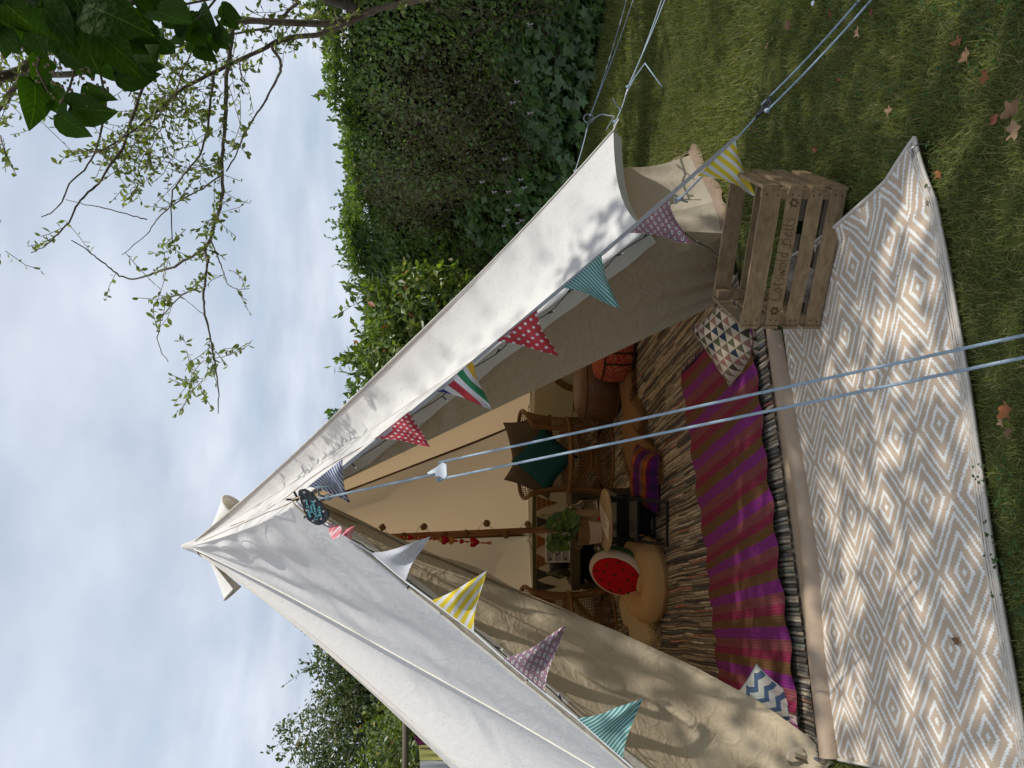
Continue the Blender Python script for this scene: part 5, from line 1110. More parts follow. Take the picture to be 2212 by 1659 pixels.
# ================================================================== CUSHIONS, POUFS AND THROWS
def xf(loc, rx=0, ry=0, rz=0):
    return Matrix.Translation(loc) @ Matrix.Rotation(rz, 4, 'Z') @ Matrix.Rotation(ry, 4, 'Y') @ Matrix.Rotation(rx, 4, 'X')
def cushion(name, label, loc, w, h, th, mat, rx=0, ry=0, rz=0, seed=0, slump=.0, group=None, cat='cushion', parent=None, piping=None):
    T = xf(loc, rx, ry, rz); m = MB(); r = random.Random(seed); a1, a2, a3 = r.uniform(0, 6), r.uniform(0, 6), r.uniform(0, 6)
    for sgn in (1, -1):
        def f(u, v):
            x, y = 2*u-1, 2*v-1; px = x*(1-.10*(1-abs(y)**2.5)*abs(x)) ; py = y*(1-.10*(1-abs(x)**2.5)*abs(y))
            z = ((1-x**4)*(1-y**4))**.55; wr = .035*math.sin(9*x+a1+3*y)*(abs(y)**2)*(1-y*y)*3+.03*math.sin(11*y+a2)*(x*x)*(1-x*x)*3+.05*math.sin(4*x+3*y+a3)*z
            return T @ Vector((px*w/2, py*h/2-slump*(1-y)*x*x*.1, sgn*(z*th/2)*(1+wr)+.02*math.sin(2*x+a2)*w*.5))
        m.grid(f, 22, 22)
    if parent is not None: return mk(name, m, mat, parent, True)
    o = thing(name, label, cat, tuple(loc), group); mk('cover', m, mat, o, True)
    ed = [T @ Vector((px*w/2, py*h/2, .01*math.sin(2*px+a2)*w)) for px, py in [(lambda a: ((1-.10*(1-abs(b_)**2.5))*a_ if abs(a_) > abs(b_) else a_, (1-.10*(1-abs(a_)**2.5))*b_ if abs(b_) >= abs(a_) else b_))(0) for a_, b_ in [(-1+2*k/12, -1) for k in range(12)]+[(1, -1+2*k/12) for k in range(12)]+[(1-2*k/12, 1) for k in range(12)]+[(-1, 1-2*k/12) for k in range(13)]]]
    mk('piping', MB().tube(ed, .0035, 5), piping or mat, o, True); return o
def tri_mat():
    t = NT('triangle_print'); sp = t.n('SeparateXYZ', {0: t.uv()}); u, v = sp.outputs[0], sp.outputs[1]; n = 7.
    y = t.math('MULTIPLY', v, n); row = t.math('FLOOR', y); fy = t.math('FRACT', y); x = t.math('ADD', t.math('MULTIPLY', u, n), t.math('MULTIPLY', t.math('FLOORED_MODULO', row, 2.), .5))
    fx = t.math('FRACT', x); tri = t.math('LESS_THAN', t.math('MULTIPLY', t.math('ABSOLUTE', t.math('SUBTRACT', fx, .5)), 2.), fy)
    idv = t.n('CombineXYZ', {0: t.math('FLOOR', x), 1: row}); wn_ = t.n('TexWhiteNoise', noise_dimensions='2D'); t.put(wn_.inputs['Vector'], idv)
    c = t.ramp(wn_.outputs['Value'], [(0, (.06, .05, .035)), (.3, (.09, .09, .045)), (.5, (.24, .12, .09)), (.7, (.03, .04, .06)), (.82, (.15, .115, .075))], True)
    return t.thin(t.mix(tri, (.44, .36, .26), c), (.3, .2, .1), .0, t.noise(20, 3, t.obj()), .4, .012)
def chev_mat():
    t = NT('chevron_print'); sp = t.n('SeparateXYZ', {0: t.uv()}); u, v = sp.outputs[0], sp.outputs[1]
    zz_ = t.math('MULTIPLY', t.math('ABSOLUTE', t.math('SUBTRACT', t.math('FRACT', t.math('MULTIPLY', u, 5.)), .5)), .9); nn = t.math('MULTIPLY_ADD', t.noise(40, 2, t.obj()), .12, -.06)
    s = t.math('FRACT', t.math('ADD', t.math('MULTIPLY', v, 5.5), t.math('ADD', zz_, nn))); return t.thin(t.mix(t.math('LESS_THAN', s, .42), (.62, .60, .50), (.09, .14, .22)), (.3, .3, .3), .0, t.noise(20, 3, t.obj()), .3, .01)
def paisley_mat():
    t = NT('red_paisley'); o = t.obj(); n = t.noise(22, 3, o, .5, 1.5); b = t.math('LESS_THAN', t.math('ABSOLUTE', t.math('SUBTRACT', n, .5)), .025)
    d = t.n('TexVoronoi', {'Scale': 14.}); t.put(d.inputs['Vector'], o); rings = t.math('GREATER_THAN', t.math('SINE', t.math('MULTIPLY', d.outputs['Distance'], 42.)), .3)
    c = t.mix(rings, (.30, .014, .025), (.42, .11, .07)); return t.done(t.bsdf(t.mix(b, c, (.42, .22, .10)), .9, .1, n, .4, .008))
def band_mat():
    t = NT('bright_stripe_weave'); sp = t.n('SeparateXYZ', {0: t.uv()}); f = t.math('FRACT', t.math('MULTIPLY', sp.outputs[1], 2.0))
    c = t.ramp(f, [(0, (.10, .02, .16)), (.16, (.16, .01, .07)), (.30, (.30, .10, .015)), (.46, (.30, .07, .02)), (.60, (.10, .12, .14)), (.70, (.17, .01, .08)), (.84, (.06, .02, .10))], True)
    c2 = t.mix(t.math('GREATER_THAN', t.math('FRACT', t.math('MULTIPLY', sp.outputs[0], 4.)), .5), c, t.mix(.35, c, (.02, .02, .03)))
    return t.done(t.bsdf(c2, .85, .1, t.noise(24, 3, t.obj()), .4, .01))
# wicker armchairs
M_wick = wood('wicker', (.30, .17, .07), (.16, .075, .03), (6, 6, 6), .5, 12)
def wicker_chair(label, loc, rz):
    o = thing('wicker_chair', label, 'chair', tuple(loc), 'wicker armchairs in the tent', rz)
    H_ = .74; a0, a1 = math.radians(-38), math.radians(218)
    def sh(u, z):   # shell: flares out at the foot and at the top, open to the front
        a = a0+(a1-a0)*u; k = z/H_; r = .285+.055*(2*k-1)**2+.01*k; s = .86 if abs(u-.5) > .49 else 1; return Vector((r*1.08*math.cos(a), r*math.sin(a), z))
    ztop = lambda u: H_*(1-.10*abs(2*u-1)**4)
    wv = MB()
    for i in range(34):
        z = .03+(H_-.06)*i/33
        wv.tube([sh(k/26, min(z, ztop(k/26)))+Vector((0, 0, .002*(-1)**(k+i))) for k in range(27)], .0036, 4)
    for i in range(49): wv.tube([sh(i/48, ztop(i/48)*k/6) for k in range(7)], .0036, 4)
    link('weave', mesh_of('weave', wv, M_wick), o, True, 'stuff')
    mk('back_panel', MB().grid(lambda u, v: sh(u, ztop(u)*(.30+.68*v))+Vector((0, 0, 0))+Vector((math.cos(a0+(a1-a0)*u), math.sin(a0+(a1-a0)*u), 0))*.004, 26, 6), M_wick, o, False, True) if False else None
    mk('rim', MB().tube([sh(0, H_*k/10*.9) for k in range(11)]+[sh(k/30, ztop(k/30)) for k in range(31)]+[sh(1, H_*.9*(1-k/10)) for k in range(11)], .017, 8), M_wick, o, True, True)
    mk('base_ring', MB().tube([Vector((.36*math.cos(w), .33*math.sin(w), .016)) for w in np.linspace(0, 2*PI, 33)], .013, 6), M_wick, o, True, True)
    mk('seat', MB().lathe([(.01, .325), (.27, .33), (.30, .345), (.305, .36), (.295, .372), (.26, .366), (.01, .36)], 28), M_wick, o, True, True)
    mk('seat_rim', MB().tube([Vector((.315*math.cos(w), .30*math.sin(w)-.015, .355)) for w in np.linspace(0, 2*PI, 33)], .016, 8), M_wick, o, True, True)
    mk('waist_ring', MB().tube([Vector((.075*math.cos(w), -.20+.05*math.sin(w), .18)) for w in np.linspace(0, 2*PI, 20)], .015, 6), M_wick, o, True, True)
    for dn in (1, -1):
        for k in range(27):
            q = k/26; a = math.radians(208+124*q); wst = Vector((.062*(q-.5)*2, -.235, .18)); e = Vector((.345*math.cos(a), .315*math.sin(a), .345 if dn > 0 else .02))
            mk('spoke', MB().tube([wst, lerp(wst, e, .5)+Vector((0, .012, 0)), e], .0038, 4), M_wick, o, False, True)
    for h_ in (.075, .285): 
        f_ = abs(h_-.18)/.165; mk('binding', MB().tube([Vector((.33*f_*math.cos(math.radians(208+124*k/20))*1.02, lerp(Vector((0, -.235, 0)), Vector((0, .315*math.sin(math.radians(208+124*k/20)), 0)), f_).y, h_)) for k in range(21)], .006, 5), M_wick, o, True, True)
    return o
wicker_chair('wicker armchair heaped with brown and teal cushions right of the centre pole', (-.60, 6.50, .02), math.radians(-6))
wicker_chair('wicker armchair with a grey cushion partly hidden by the left door flap', (-2.06, 6.35, .02), math.radians(26))
M_brown = fabric('brown_linen', (.14, .11, .085)); M_teal = fabric('teal_velvet', (.02, .095, .115))
c0 = Vector((-.60, 6.50, 0)); GC = 'cushions inside the tent'
cushion('cushion', 'brown linen cushion standing at the right back of the loaded wicker armchair', c0+Vector((.10, .10, .66)), .42, .42, .15, M_brown, math.radians(78), math.radians(-12), math.radians(-8), 1, group=GC)
cushion('cushion', 'second brown cushion leaning at the left back of the loaded wicker armchair', c0+Vector((-.12, .14, .62)), .42, .42, .14, M_brown, math.radians(80), math.radians(24), math.radians(6), 2, group=GC)
cushion('cushion', 'dark teal velvet cushion set cornerwise on the front of the loaded wicker armchair', c0+Vector((-.03, -.07, .57)), .40, .40, .15, M_teal, math.radians(70), math.radians(42), 0, 3, group=GC)
cushion('cushion', 'pale grey cushion in the wicker armchair behind the left door flap', Vector((-2.08, 6.33, .52)), .38, .38, .14, fabric('grey_green_cloth', (.22, .22, .17)), math.radians(68), .3, math.radians(20), 4, group=GC)
def pouf(label, loc, r, h, mat, top=None, piping=None):
    o = thing('pouf', label, 'pouf', tuple(loc)); pr = [(.01, .0), (r*.82, .0), (r*.97, h*.10), (r*1.03, h*.35), (r*1.02, h*.65), (r*.96, h*.88), (r*.82, h*.985), (r*.4, h*1.03), (.01, h*1.03)]
    mk('body', MB().lathe(pr, 30, loc), mat, o, True)
    for z in (.10, .88): mk('piping', MB().tube([Vector(loc)+Vector((r*.975*math.cos(w), r*.975*math.sin(w), h*z)) for w in np.linspace(0, 2*PI, 37)], .006, 5), piping or mat, o, True)
    if piping:
        for a in (-100, -60, 0, 60, 180, 240): a = math.radians(a); mk('piping', MB().tube([Vector(loc)+Vector((r*k*math.cos(a), r*k*math.sin(a), h*z)) for k, z in ((.97, .1), (1.035, .35), (1.025, .65), (.975, .88), (.6, 1.0))], .006, 5), piping, o, True)
    return o
pouf('round brown leather pouf between the loaded wicker chair and the red pouf', (-.02, 6.10, .03), .27, .32, plain('brown_leather', (.13, .06, .028), .38, .3, 6, .5, .5, .02))
pouf('red paisley pouf with dark piping at the edge of the right door flap', (.26, 5.62, .03), .24, .26, paisley_mat(), piping=M_black)
cushion('cushion', 'plain orange cushion half hidden behind the right door flap', Vector((.50, 4.42, .14)), .34, .34, .13, fabric('orange_cloth', (.62, .10, .04)), math.radians(60), .3, math.radians(40), 5, group=GC)
cushion('cushion', 'cushion printed with small brown and cream triangles beside the wooden crate', Zp(1580, 752, .10)+Vector((.04, .02, 0)), .27, .33, .14, tri_mat(), math.radians(28), math.radians(26), math.radians(-52), 6, group=GC)
cushion('cushion', 'white cushion with blue chevrons peeping out behind the left door flap', Zp(1655, 1548, .11), .30, .30, .13, chev_mat(), math.radians(62), math.radians(30), math.radians(-20), 7, group=GC)
cushion('blanket', 'folded purple, orange and grey striped blanket on the floor beside the round table', Zp(1402, 1035, .09)+Vector((.0, .05, 0)), .40, .26, .17, band_mat(), math.radians(20), 0, math.radians(-12), 8, cat='blanket')
cu_ = thing('floor_cushion', 'thick round tan floor cushion with the melon cushion leaning on it', 'cushion', (-1.22, 4.86, 0), GC)
M_tan = fabric('tan_velvet', (.52, .33, .15))
def fc(u, v):
    w = 2*PI*u; b = 2*PI*v; R_ = .165; r = .098*(1+.04*math.sin(w*14)*max(0, math.cos(b))); x = (R_+r*math.cos(b))*math.cos(w)*1.05; y = (R_+r*math.cos(b))*math.sin(w); z = r*math.sin(b)*.95
    q = Matrix.Rotation(math.radians(14), 3, 'X') @ Vector((x, y, z)); return q+Vector((-1.25, 4.86, .115))
m = MB().grid(fc, 56, 14); m.lathe([(.01, -.02), (.09, -.01), (.12, .03), (.06, .05), (.01, .055)], 20, (-1.25, 4.86, .12)); mk('cover', m, M_tan, cu_, True)
# watermelon cushion
wc_ = Zp(1333, 1236, .33); wc_ = Yp(1335, 1234, 4.92); wm = thing('melon_cushion', 'round watermelon slice cushion, red with black seeds, leaning on the tan one', 'cushion', tuple(wc_), GC)
Rm = Matrix.Rotation(math.radians(-28), 3, 'Z') @ Matrix.Rotation(math.radians(58), 3, 'X')
Rm = Matrix.Rotation(math.radians(-14), 3, 'Y') @ Rm
def wmp(r, z): return (r, z)
R_w = .185
mk('rind', MB().lathe([(.01, -.075), (R_w*.6, -.073), (R_w*.9, -.058), (R_w*1.0, -.025), (R_w*1.02, .005)], 32, wc_, Rm), fabric('melon_green', (.06, .13, .03)), wm, True)
mk('white_rim', MB().lathe([(R_w*1.021, .004), (R_w*1.01, .025), (R_w*.96, .040), (R_w*.88, .048)], 32, wc_, Rm), fabric('melon_white', (.62, .52, .42)), wm, True)
mk('red_face', MB().lathe([(R_w*.882, .046), (R_w*.8, .056), (R_w*.5, .070), (.01, .076)], 32, wc_, Rm), fabric('melon_red', (.50, .008, .012)), wm, True)
for k in range(14):
    a = k*2.4; r = R_w*(.22+.6*(k/14)**.5*.95); z = .078-.022*(r/R_w/.88)**2.2*1.0; m = MB(); m.ball(wc_+Rm @ Vector((r*math.cos(a), r*math.sin(a), z)), .012, 8, 5, (.55, 1, .3), Rm @ Matrix.Rotation(a*1.7, 3, 'Z')); mk('seed', m, M_black, wm, True)
# sheepskins
def skin(label, pts, c0_, c1_, n=9000, hl=.045):
    P_ = [Zp(*p, .04) for p in pts]; cc = sum(P_, Vector())/len(P_); o = thing('sheepskin', label, 'sheepskin', (cc.x, cc.y, 0), 'sheepskins on the rug')
    k = len(P_); vs = [cc+Vector((0, 0, .05))]+[lerp(cc, p, .6)+Vector((0, 0, .045)) for p in P_]+[Vector((p.x, p.y, .028)) for p in P_]
    m = MB().add(vs, [(0, 1+i, 1+(i+1) % k) for i in range(k)]+[(1+i, 1+k+i, 1+k+(i+1) % k, 1+(i+1) % k) for i in range(k)]); mk('hide', m, fabric(o.name+'_hide', tuple(c0_)), o, True)
    i = rng.integers(0, k, n); a = np.array([tuple(p) for p in P_]); s = rng.random(n)**.5; w = rng.random(n); q = a[i]*(1-w)[:, None]+a[(i+1) % k]*w[:, None]; c3 = np.array(tuple(cc)); p = c3+(q-c3)*s[:, None]; p[:, 2] = .03+.02*(1-s)
    d = rng.normal(size=(n, 3))*.7+[0, -.35, .75]; clump = vnoise(p[:, 0], p[:, 1], 22, 71); d[:, 0] += (clump-.5)*3
    lk('fur', leaves(p, rng.normal(size=(n, 3)), d, rng.uniform(.6, 1.2, n)*hl, rcol(n, c0_, c1_, .2), LEAF2, LEAF2_F, .16), M_fur, o); return o
M_fur = leafmat('fur', .15, 1., .9, .1, (1.1, 1., .9))
skin('long brown sheepskin on the rug between the poufs and the table', [(1338, 770), (1352, 742), (1368, 770), (1372, 850), (1396, 900), (1392, 940), (1428, 985), (1430, 1040), (1398, 1085), (1375, 1072), (1352, 1010), (1346, 940), (1352, 890), (1342, 830)], (.26, .15, .07), (.36, .22, .11), 11000)
skin('cream sheepskin trailing out from under the tan floor cushion on the left', [(1335, 1278), (1352, 1270), (1395, 1300), (1420, 1340), (1426, 1385), (1410, 1420), (1388, 1425), (1372, 1400), (1368, 1360), (1350, 1350), (1340, 1310)], (.52, .40, .24), (.62, .50, .32), 10000)

# ================================================================== ROUND TABLE AND WHAT STANDS ON IT
tz = .392; tc_ = Zp(1306, 1123, tz); tab = thing('side_table', 'small round wooden table on black crossed legs in front of the centre pole', 'table', (tc_.x, tc_.y, 0))
mk('tabletop', MB().lathe([(.01, tz-.016), (.188, tz-.016), (.195, tz-.010), (.195, tz-.003), (.190, tz), (.01, tz)], 36, (tc_.x, tc_.y, 0)), M_woodpale, tab, True)
for s in (-1, 1):
    for q in (-1, 1):
        a = Vector((tc_.x+s*.13, tc_.y+q*.09, tz-.016)); b = Vector((tc_.x+s*.13, tc_.y-q*.15, .03)); mk('leg', MB().tube([a, b], .011, 6), M_black, tab)
for q in (-1, 1): mk('rail', MB().tube([Vector((tc_.x-.14, tc_.y+q*.15, .035)), Vector((tc_.x+.14, tc_.y+q*.15, .035))], .010, 6), M_black, tab)
mk('tray', MB().box((tc_.x, tc_.y+.02, .20), (.26, .20, .012)), M_black, tab)
bk_ = thing('black_box', 'low black slatted box standing under and behind the round table', 'box', (tc_.x-.12, tc_.y+.45, 0))
mk('body', MB().box((tc_.x-.10, tc_.y+.42, .14), (.44, .30, .24)), M_black, bk_)
for z in (.06, .12, .18, .24): mk('slat', MB().box((tc_.x-.10, tc_.y+.262, z), (.44, .012, .038)), M_black, bk_)
def on(px, z=tz): return Zp(px[0], px[1], z)
def bottle(label, base, h, r, glow=True):
    o = thing('bottle', label, 'bottle', tuple(base), 'bottles with cork lights')
    mk('glass', MB().lathe([(r*.9, 0), (r, h*.03), (r, h*.48), (r*.92, h*.56), (r*.45, h*.68), (r*.33, h*.76), (r*.33, h*.93), (r*.42, h*.94), (r*.42, h), (r*.3, h), (r*.26, h*.76), (r*.36, h*.68), (r*.84, h*.55), (r*.92, h*.47), (r*.92, h*.06), (.002, h*.05)], 22, base), M_gl, o, True)
    mk('cork', MB().lathe([(r*.25, h*.94), (r*.28, h*1.05), (.002, h*1.055)], 10, base), M_woodpale, o, True)
    pts = [Vector(base)+Vector((r*.55*math.sin(k*1.3)*(1 if k < 16 else .3), r*.55*math.cos(k*1.9)*(1 if k < 16 else .3), h*(.08+.86*k/24))) for k in range(25)]
    mk('light_wire', MB().tube(pts, .0012, 4), plain('copper_wire', (.45, .30, .18), .4) if 'copper_wire' not in bpy.data.materials else bpy.data.materials['copper_wire'], o); return o
bottle('large clear glass bottle with wire lights on the round table beside the basket', on((1290, 1094))+Vector((0, .03, 0)), .19, .042)
pot = on((1300, 1152))+Vector((0, .02, 0)); bs = thing('plant_basket', 'woven basket, brown above and white below, holding a leafy green plant', 'basket', tuple(pot))
M_rushw = fabric('white_rush', (.62, .50, .40)); M_rushb = fabric('brown_rush', (.26, .16, .07))
for k in range(17):
    z = .006+k*.0092; r = .058+.016*(k/16)**.8; m = MB().tube([pot+Vector(((r+.0022*math.sin(w*18+k*PI))*math.cos(w), (r+.0022*math.sin(w*18+k*PI))*math.sin(w), z+.0016*math.sin(w*18+k*PI))) for w in np.linspace(0, 2*PI, 73)], .0052, 5); mk('coil', m, M_rushw if k < 9 else M_rushb, bs, True)
mk('handle', MB().tube([pot+Vector((-.072+.02*-math.sin(w)*1.2, -.02, .15+.022*math.cos(w))) for w in np.linspace(0, 2*PI, 14)], .005, 6), M_rushb, bs, True)
mk('soil', MB().lathe([(.062, .14), (.002, .145)], 16, pot), M_black, bs)
M_pot = leafmat('plant_leaf', .25, .9, .4, .4)
PLM = []
for sd_ in range(4):
    me = heart_mesh(.25+.1*sd_, .25, sd_+9).copy(); me.materials[0] = M_pot; PLM.append(me)
    at = me.color_attributes['col']; at.data.foreach_set('color', np.tile([.045+.02*sd_, .12+.03*sd_, .03, 1], len(me.vertices)).astype(np.float32))
for k in range(46):
    a = random.uniform(0, 2*PI); el = random.uniform(.05, 1.35); rr_ = random.uniform(.04, .13); base = pot+Vector((rr_*math.cos(a)*math.cos(el)*.9, rr_*math.sin(a)*math.cos(el)*.7, .17+rr_*math.sin(el)*1.35+.02))
    yv = Vector((math.cos(a), math.sin(a)*.6, random.uniform(-.9, .5))).normalized(); nz = Vector((random.uniform(-.5, .5), -.8, .7)); nz = (nz-yv*nz.dot(yv)).normalized(); xv = yv.cross(nz); R = Matrix((xv, yv, nz)).transposed().to_4x4(); R.translation = base-bs.location; L_ = random.uniform(.05, .085)
    o = bpy.data.objects.new('leaf', PLM[k % 4]); COL.objects.link(o); o.parent = bs; o.matrix_local = R @ Matrix.Diagonal((L_*1.1, L_, L_, 1))
    if k % 5 == 0: mk('stem', MB().tube([pot+Vector((0, 0, .14)), lerp(pot+Vector((0, 0, .16)), base, .6), base], .002, 4), M_rushb, bs)
jb = on((1297, 1118))+Vector((0, .05, 0)); single('paper_bag', MB().grid(lambda u, v: jb+Vector(((u-.5)*.085*(1-.15*v), .012*math.sin(u*9)*v, .15*v+.016*math.sin(u*25)*(v > .9))), 20, 12).grid(lambda u, v: jb+Vector(((u-.5)*.085*(1-.15*v), .03-.012*math.sin(u*9)*v, .145*v)), 20, 12), fabric('kraft_paper', (.42, .29, .16), .15), 'crumpled tan paper bag on the round table between bottle and basket', 'bag', smooth=True)
pc = [on(p, tz+.003) for p in ((1296, 1100), (1303, 1168), (1314, 1140), (1308, 1112))]; pc = [Zp(1296, 1088, tz+.004), Zp(1316, 1126, tz+.004), Zp(1314, 1170, tz+.004), Zp(1298, 1130, tz+.004)]
cd = thing('card', 'white printed card lying on the front of the round table', 'card', tuple(pc[0])); mk('paper', MB().add(pc+[p-Vector((0, 0, .0015)) for p in pc], [(0, 1, 2, 3), (7, 6, 5, 4)]), plain('paper', (.62, .56, .48), .8, .04), cd)
for k in range(7):
    a, b = lerp(pc[0], pc[3], .15+k*.1), lerp(pc[1], pc[2], .15+k*.1); a, b = lerp(a, b, .12), lerp(a, b, .85-.1*(k % 3)); mk('print_line', MB().tube([a+Vector((0, 0, .0008)), b+Vector((0, 0, .0008))], .0009, 3), M_nail, cd)
single('red_tag', MB().ball(on((1294, 1121), tz+.012), .012, 8, 6, (1, .6, .7)), fabric('red_wax', (.5, .03, .03)), 'small red tag on the card on the round table', 'tag', smooth=True)
single('tea_light', MB().lathe([(.012, 0), (.016, .02), (.010, .036), (.002, .037)], 12, on((1296, 1187))+Vector((0, .03, 0))), M_gl, 'tiny glass jar at the left rim of the round table', 'jar', smooth=True)

# ================================================================== GREY CRATE SHELF WITH LIGHT BOX
sh_z = .285; A_ = Zp(1235, 1272, sh_z); B_ = Zp(1235, 1066, sh_z); B_.y = A_.y+.0; ux = (B_-A_).normalized(); uy = Vector((-ux.y, ux.x, 0)); Wd = (B_-A_).length; A0 = Vector((A_.x, A_.y, 0))
cs = thing('crate_shelf', 'old grey wooden crate used as a low shelf at the back of the tent', 'crate', tuple(A0))
Rs = Matrix((ux, uy, Vector((0, 0, 1)))).transposed()
def cb_(x0, x1, y0, y1, z0, z1, name='board', mat=None):
    c = A0+ux*((x0+x1)/2)+uy*((y0+y1)/2)+Vector((0, 0, (z0+z1)/2)); return mk(name, MB().box(c, (x1-x0, y1-y0, z1-z0), Rs, .003), mat or M_woodgrey, cs)
k5 = 7
for k in range(k5): x = Wd*k/k5; cb_(x+.006, x+Wd/k5-.010, .0, .33, sh_z-.012, sh_z, 'top_slat')
cb_(-.01, Wd+.01, -.016, -.002, sh_z-.075, sh_z+.002, 'front_rail'); cb_(-.01, Wd+.01, -.016, -.002, .02, .07, 'front_rail')
for x in (0, Wd*.5-.02, Wd-.045): cb_(x, x+.045, .001, .02, .02, sh_z-.015, 'post')
for x in (-.012, Wd-.002):
    for z0, z1 in ((.03, .10), (.12, .19), (.205, .265)): cb_(x, x+.012, .003, .33, z0, z1, 'end_slat')
cb_(0, Wd, .32, .335, .02, .27, 'back_board', M_black)
lbA = Yp(1219, 1214, A_.y+.08); lbB = Yp(1219, 1146, A_.y+.08); lw = (lbB-lbA).length; lh = Yp(1166, 1214, A_.y+.08).z-lbA.z; L0_ = Vector((lbA.x, lbA.y, sh_z+.001))
lb = thing('light_box', 'unlit white cinema light box with letters standing on the grey crate shelf', 'light box', tuple(L0_))
mk('case', MB().box(L0_+Vector((lw/2, .03, lh/2)), (lw, .045, lh)), plain('grey_white_plastic', (.42, .41, .44), .4, .03), lb)
for k in range(4): mk('rail', MB().box(L0_+Vector((lw/2, .004, .006+(lh-.012)*k/3)), (lw+.004, .008, .010)), M_white, lb)
for x in (-.002, lw-.004): mk('edge', MB().box(L0_+Vector((x+.003, .004, lh/2)), (.008, .010, lh)), M_white, lb)
vs, fs = text_geo('C I', 0.); w = max(v.x for v in vs)-min(v.x for v in vs); s_ = lw*.34/w
mk('letter_tiles', MB().add([L0_+Vector((lw*.40+v.x*s_, .0055, lh*.40+v.y*s_)) for v in vs], fs), M_black, lb)
for z in (.18, .80): mk('heart_tile', MB().add([L0_+Vector((lw*.10+.013*x, .0055, lh*z+.013*y)) for x, y in ((0, -1), (.9, .1), (.8, .7), (.35, .8), (0, .4), (-.35, .8), (-.8, .7), (-.9, .1))], [tuple(range(8))]), M_black, lb)
bottle('tall clear bottle with wire lights on the grey crate shelf behind the plant', Vector((Yp(1222, 1113, A_.y+.10).x, A_.y+.12, sh_z)), .25, .030)
bottle('clear bottle with wire lights at the left end of the grey crate shelf', Vector((Yp(1222, 1237, A_.y+.10).x, A_.y+.10, sh_z)), .20, .036)
vz = Vector((Yp(1222, 1226, A_.y+.22).x, A_.y+.25, sh_z)); vzo = thing('black_vase', 'squat black pot behind the bottle on the grey crate shelf', 'pot', tuple(vz)); mk('body', MB().lathe([(.05, 0), (.09, .02), (.11, .08), (.09, .14), (.07, .16), (.002, .155)], 18, vz), M_black, vzo, True)
# low second crate with a basket of cloth left of the pole, half hidden
# ================================================================== BUNTING, GARLANDS AND LIGHTS INSIDE
bz = Yp(1152, 1100, 7.35); bx0 = Yp(1150, 1060, 7.3).x; bx1 = Yp(1150, 1330, 7.2).x
wb = thing('bunting', 'dark and orange pennants on an olive band along the tent back wall', 'bunting', (bx0, 7.3, 0), 'bunting strings')
m = MB().grid(lambda u, v: Vector((bx0+(bx1-bx0)*u, 7.28-.12*abs(u-.3), bz.z-.018+.036*v)), 20, 1); mk('band', m, fabric('olive_band', (.12, .12, .06)), wb)
BF = [(1087, 0, .15, .21), (1128, 1, .12, .20), (1170, 2, .14, .18), (1212, 0, .15, .17), (1240, 1, .12, .19), (1268, 1, .15, .20), (1300, 2, .14, .20)]
BMt = [flagmat('orange_dark_print', dots(5, (.35, .13, .03), (.06, .05, .02), .3)), flagmat('charcoal_print', dots(8, (.030, .030, .026), (.07, .07, .06), .2)), flagmat('rust_print', dots(6, (.30, .08, .02), (.45, .22, .05), .2))]
for k, (py, mi, w_, h_) in enumerate(BF):
    x = Yp(1152, py, 7.26).x; a = Vector((x-w_/2, 7.25, bz.z-.02)); b = Vector((x+w_/2, 7.25, bz.z-.02)); flag(wb, BMt[mi], a, b, Vector((x, 7.24, bz.z-.02-h_)), .01, .1, k)
ow = thing('bunting', 'rust orange pennants hanging along the right wall above the leather pouf', 'bunting', (1.0, 6.6, 0), 'bunting strings')
p0, p1 = Yp(1248, 690, 6.3), Yp(1236, 900, 6.7); mk('ribbon', MB().tube([lerp(p0, p1, k/10)-Vector((0, 0, .02*math.sin(PI*k/10))) for k in range(11)], .004, 4), M_rushb, ow)
for k in range(3): a = lerp(p0, p1, .05+k*.33); b = lerp(p0, p1, .30+k*.33); flag(ow, BMt[2], a, b, (a+b)/2-Vector((0, 0, .17)), .01, .1, k)
pf_, pt_ = foot, APEX
def pole_at(px): return line_hit(pt_, pf_, px)
ls = thing('rattan_light_string', 'string of small brown rattan balls wound down the centre pole', 'lights', (foot.x, foot.y, 0)); prev = []
for k, (zx, zy) in enumerate(((380, 1247), (535, 1310), (680, 1243), (828, 1307), (985, 1290), (1137, 1218), (1278, 1302), (1435, 1225))):
    px, py = (1300+.5425*zx)/1.8228, (1400+.5425*zy)/1.8228; c = Yp(px, py, pole_at(px).y-.035); r = .0235; m = MB()
    for q in range(9):
        R = Matrix.Rotation(random.uniform(0, 6), 3, Vector((random.gauss(0, 1), random.gauss(0, 1), random.gauss(0, 1))).normalized()); m.tube([c+R @ Vector((r*math.cos(w), r*math.sin(w), 0)) for w in np.linspace(0, 2*PI, 15)], .0018, 4)
    m.ball(c, r*.82, 10, 8); mk('rattan_ball', m, M_rushb, ls, True, kind='stuff'); prev.append(c)
cp = [pole_at(800)]
for k, c in enumerate(prev): cp += [c+Vector((0, .02, .03)), c, pole_at(1106-1661*0+0 if False else (1300+.5425*[380,535,680,828,985,1137,1278,1435][k]+40)/1.8228)+Vector((0, -.025, 0))]
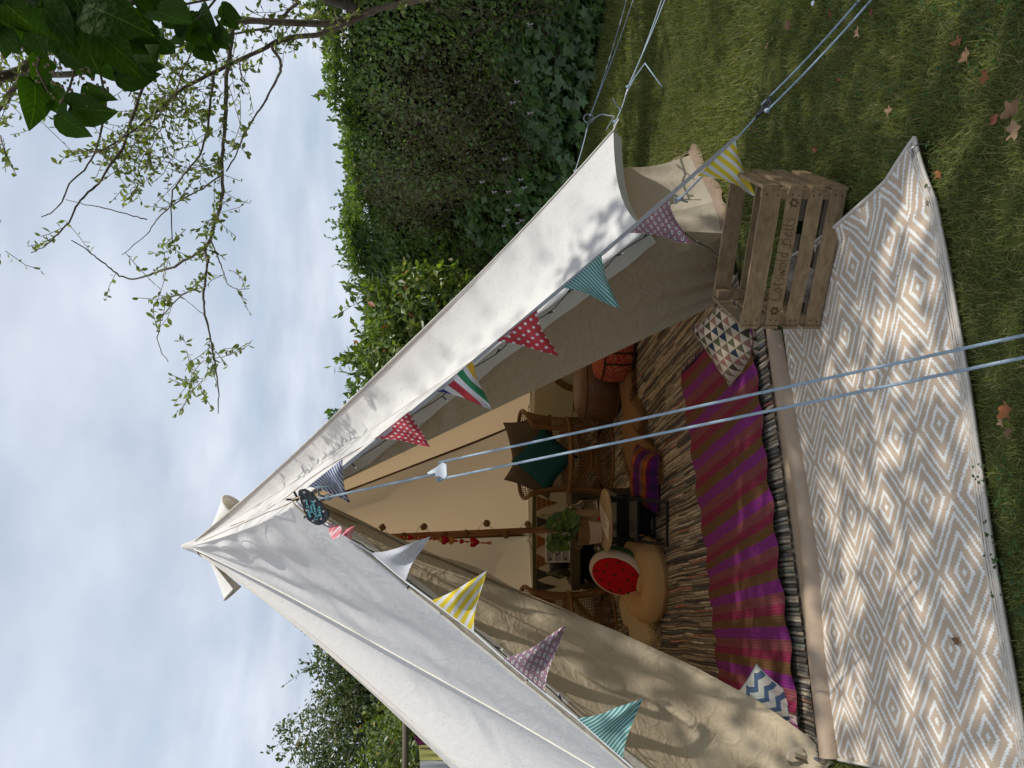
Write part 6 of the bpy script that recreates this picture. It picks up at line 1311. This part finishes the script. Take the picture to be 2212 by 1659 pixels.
mk('cable', MB().tube(cp, .0016, 4), M_rushb, ls)
gl_ = thing('heart_garland', 'beaded red and gold heart garland hanging beside the centre pole', 'garland', (foot.x-.06, foot.y, 0))
gx = [(884, 1153), (1051, 1171)]; gA = Yp(868, 1160, 4.9); gB = Yp(1048, 1173, 4.9); M_bead = plain('gold_bead', (.42, .22, .06), .4); M_redh = fabric('red_felt', (.42, .015, .04))
mk('cord', MB().tube([gA, gB], .0015, 4), M_rushb, gl_)
for k in range(46):
    p = lerp(gA, gB, k/46); mk('bead', MB().ball(p, .0055 if k % 3 else .008, 6, 4), M_bead if k % 2 else M_redh, gl_, True)
for t_, s_, mt in ((.10, .018, M_redh), (.28, .016, M_redh), (.47, .016, M_bead), (.52, .030, M_redh), (.72, .017, M_redh), (.87, .034, M_redh), (.60, .026, M_bead)):
    c = lerp(gA, gB, t_); m = MB(); ring = [(0, -1.1), (.5, -.6), (.95, .1), (.9, .6), (.5, .9), (0, .55), (-.5, .9), (-.9, .6), (-.95, .1), (-.5, -.6)]; n_ = len(ring)
    m.add([c+Vector((0, -.010, 0)), c+Vector((0, .010, 0))]+[c+Vector((x*s_, 0, z*s_)) for x, z in ring], [(0, 2+i, 2+(i+1) % n_) for i in range(n_)]+[(1, 2+(i+1) % n_, 2+i) for i in range(n_)]); mk('heart', m, mt, gl_, True)
mk('tassel', MB().lathe([(.003, .01), (.006, 0), (.011, -.04), (.002, -.041)], 8, gB), M_bead, gl_, True)
il = thing('fairy_lights', 'thin dark fairy light wire swagged along the tent back wall', 'lights', (-1.2, 7.4, 0))
wp = [Yp(1163, 760, 6.6), Yp(1152, 800, 6.8), Yp(1146, 868, 7.1), Yp(1141, 880, 7.15), Yp(1150, 1000, 7.35), Yp(1156, 1100, 7.4), Yp(1148, 1140, 7.4), Yp(1153, 1150, 7.4), Yp(1140, 1166, 7.4), Yp(1150, 1185, 7.4), Yp(1165, 1235, 7.3), Yp(1150, 1300, 7.2)]
cable(wp, il, 10, .0028)
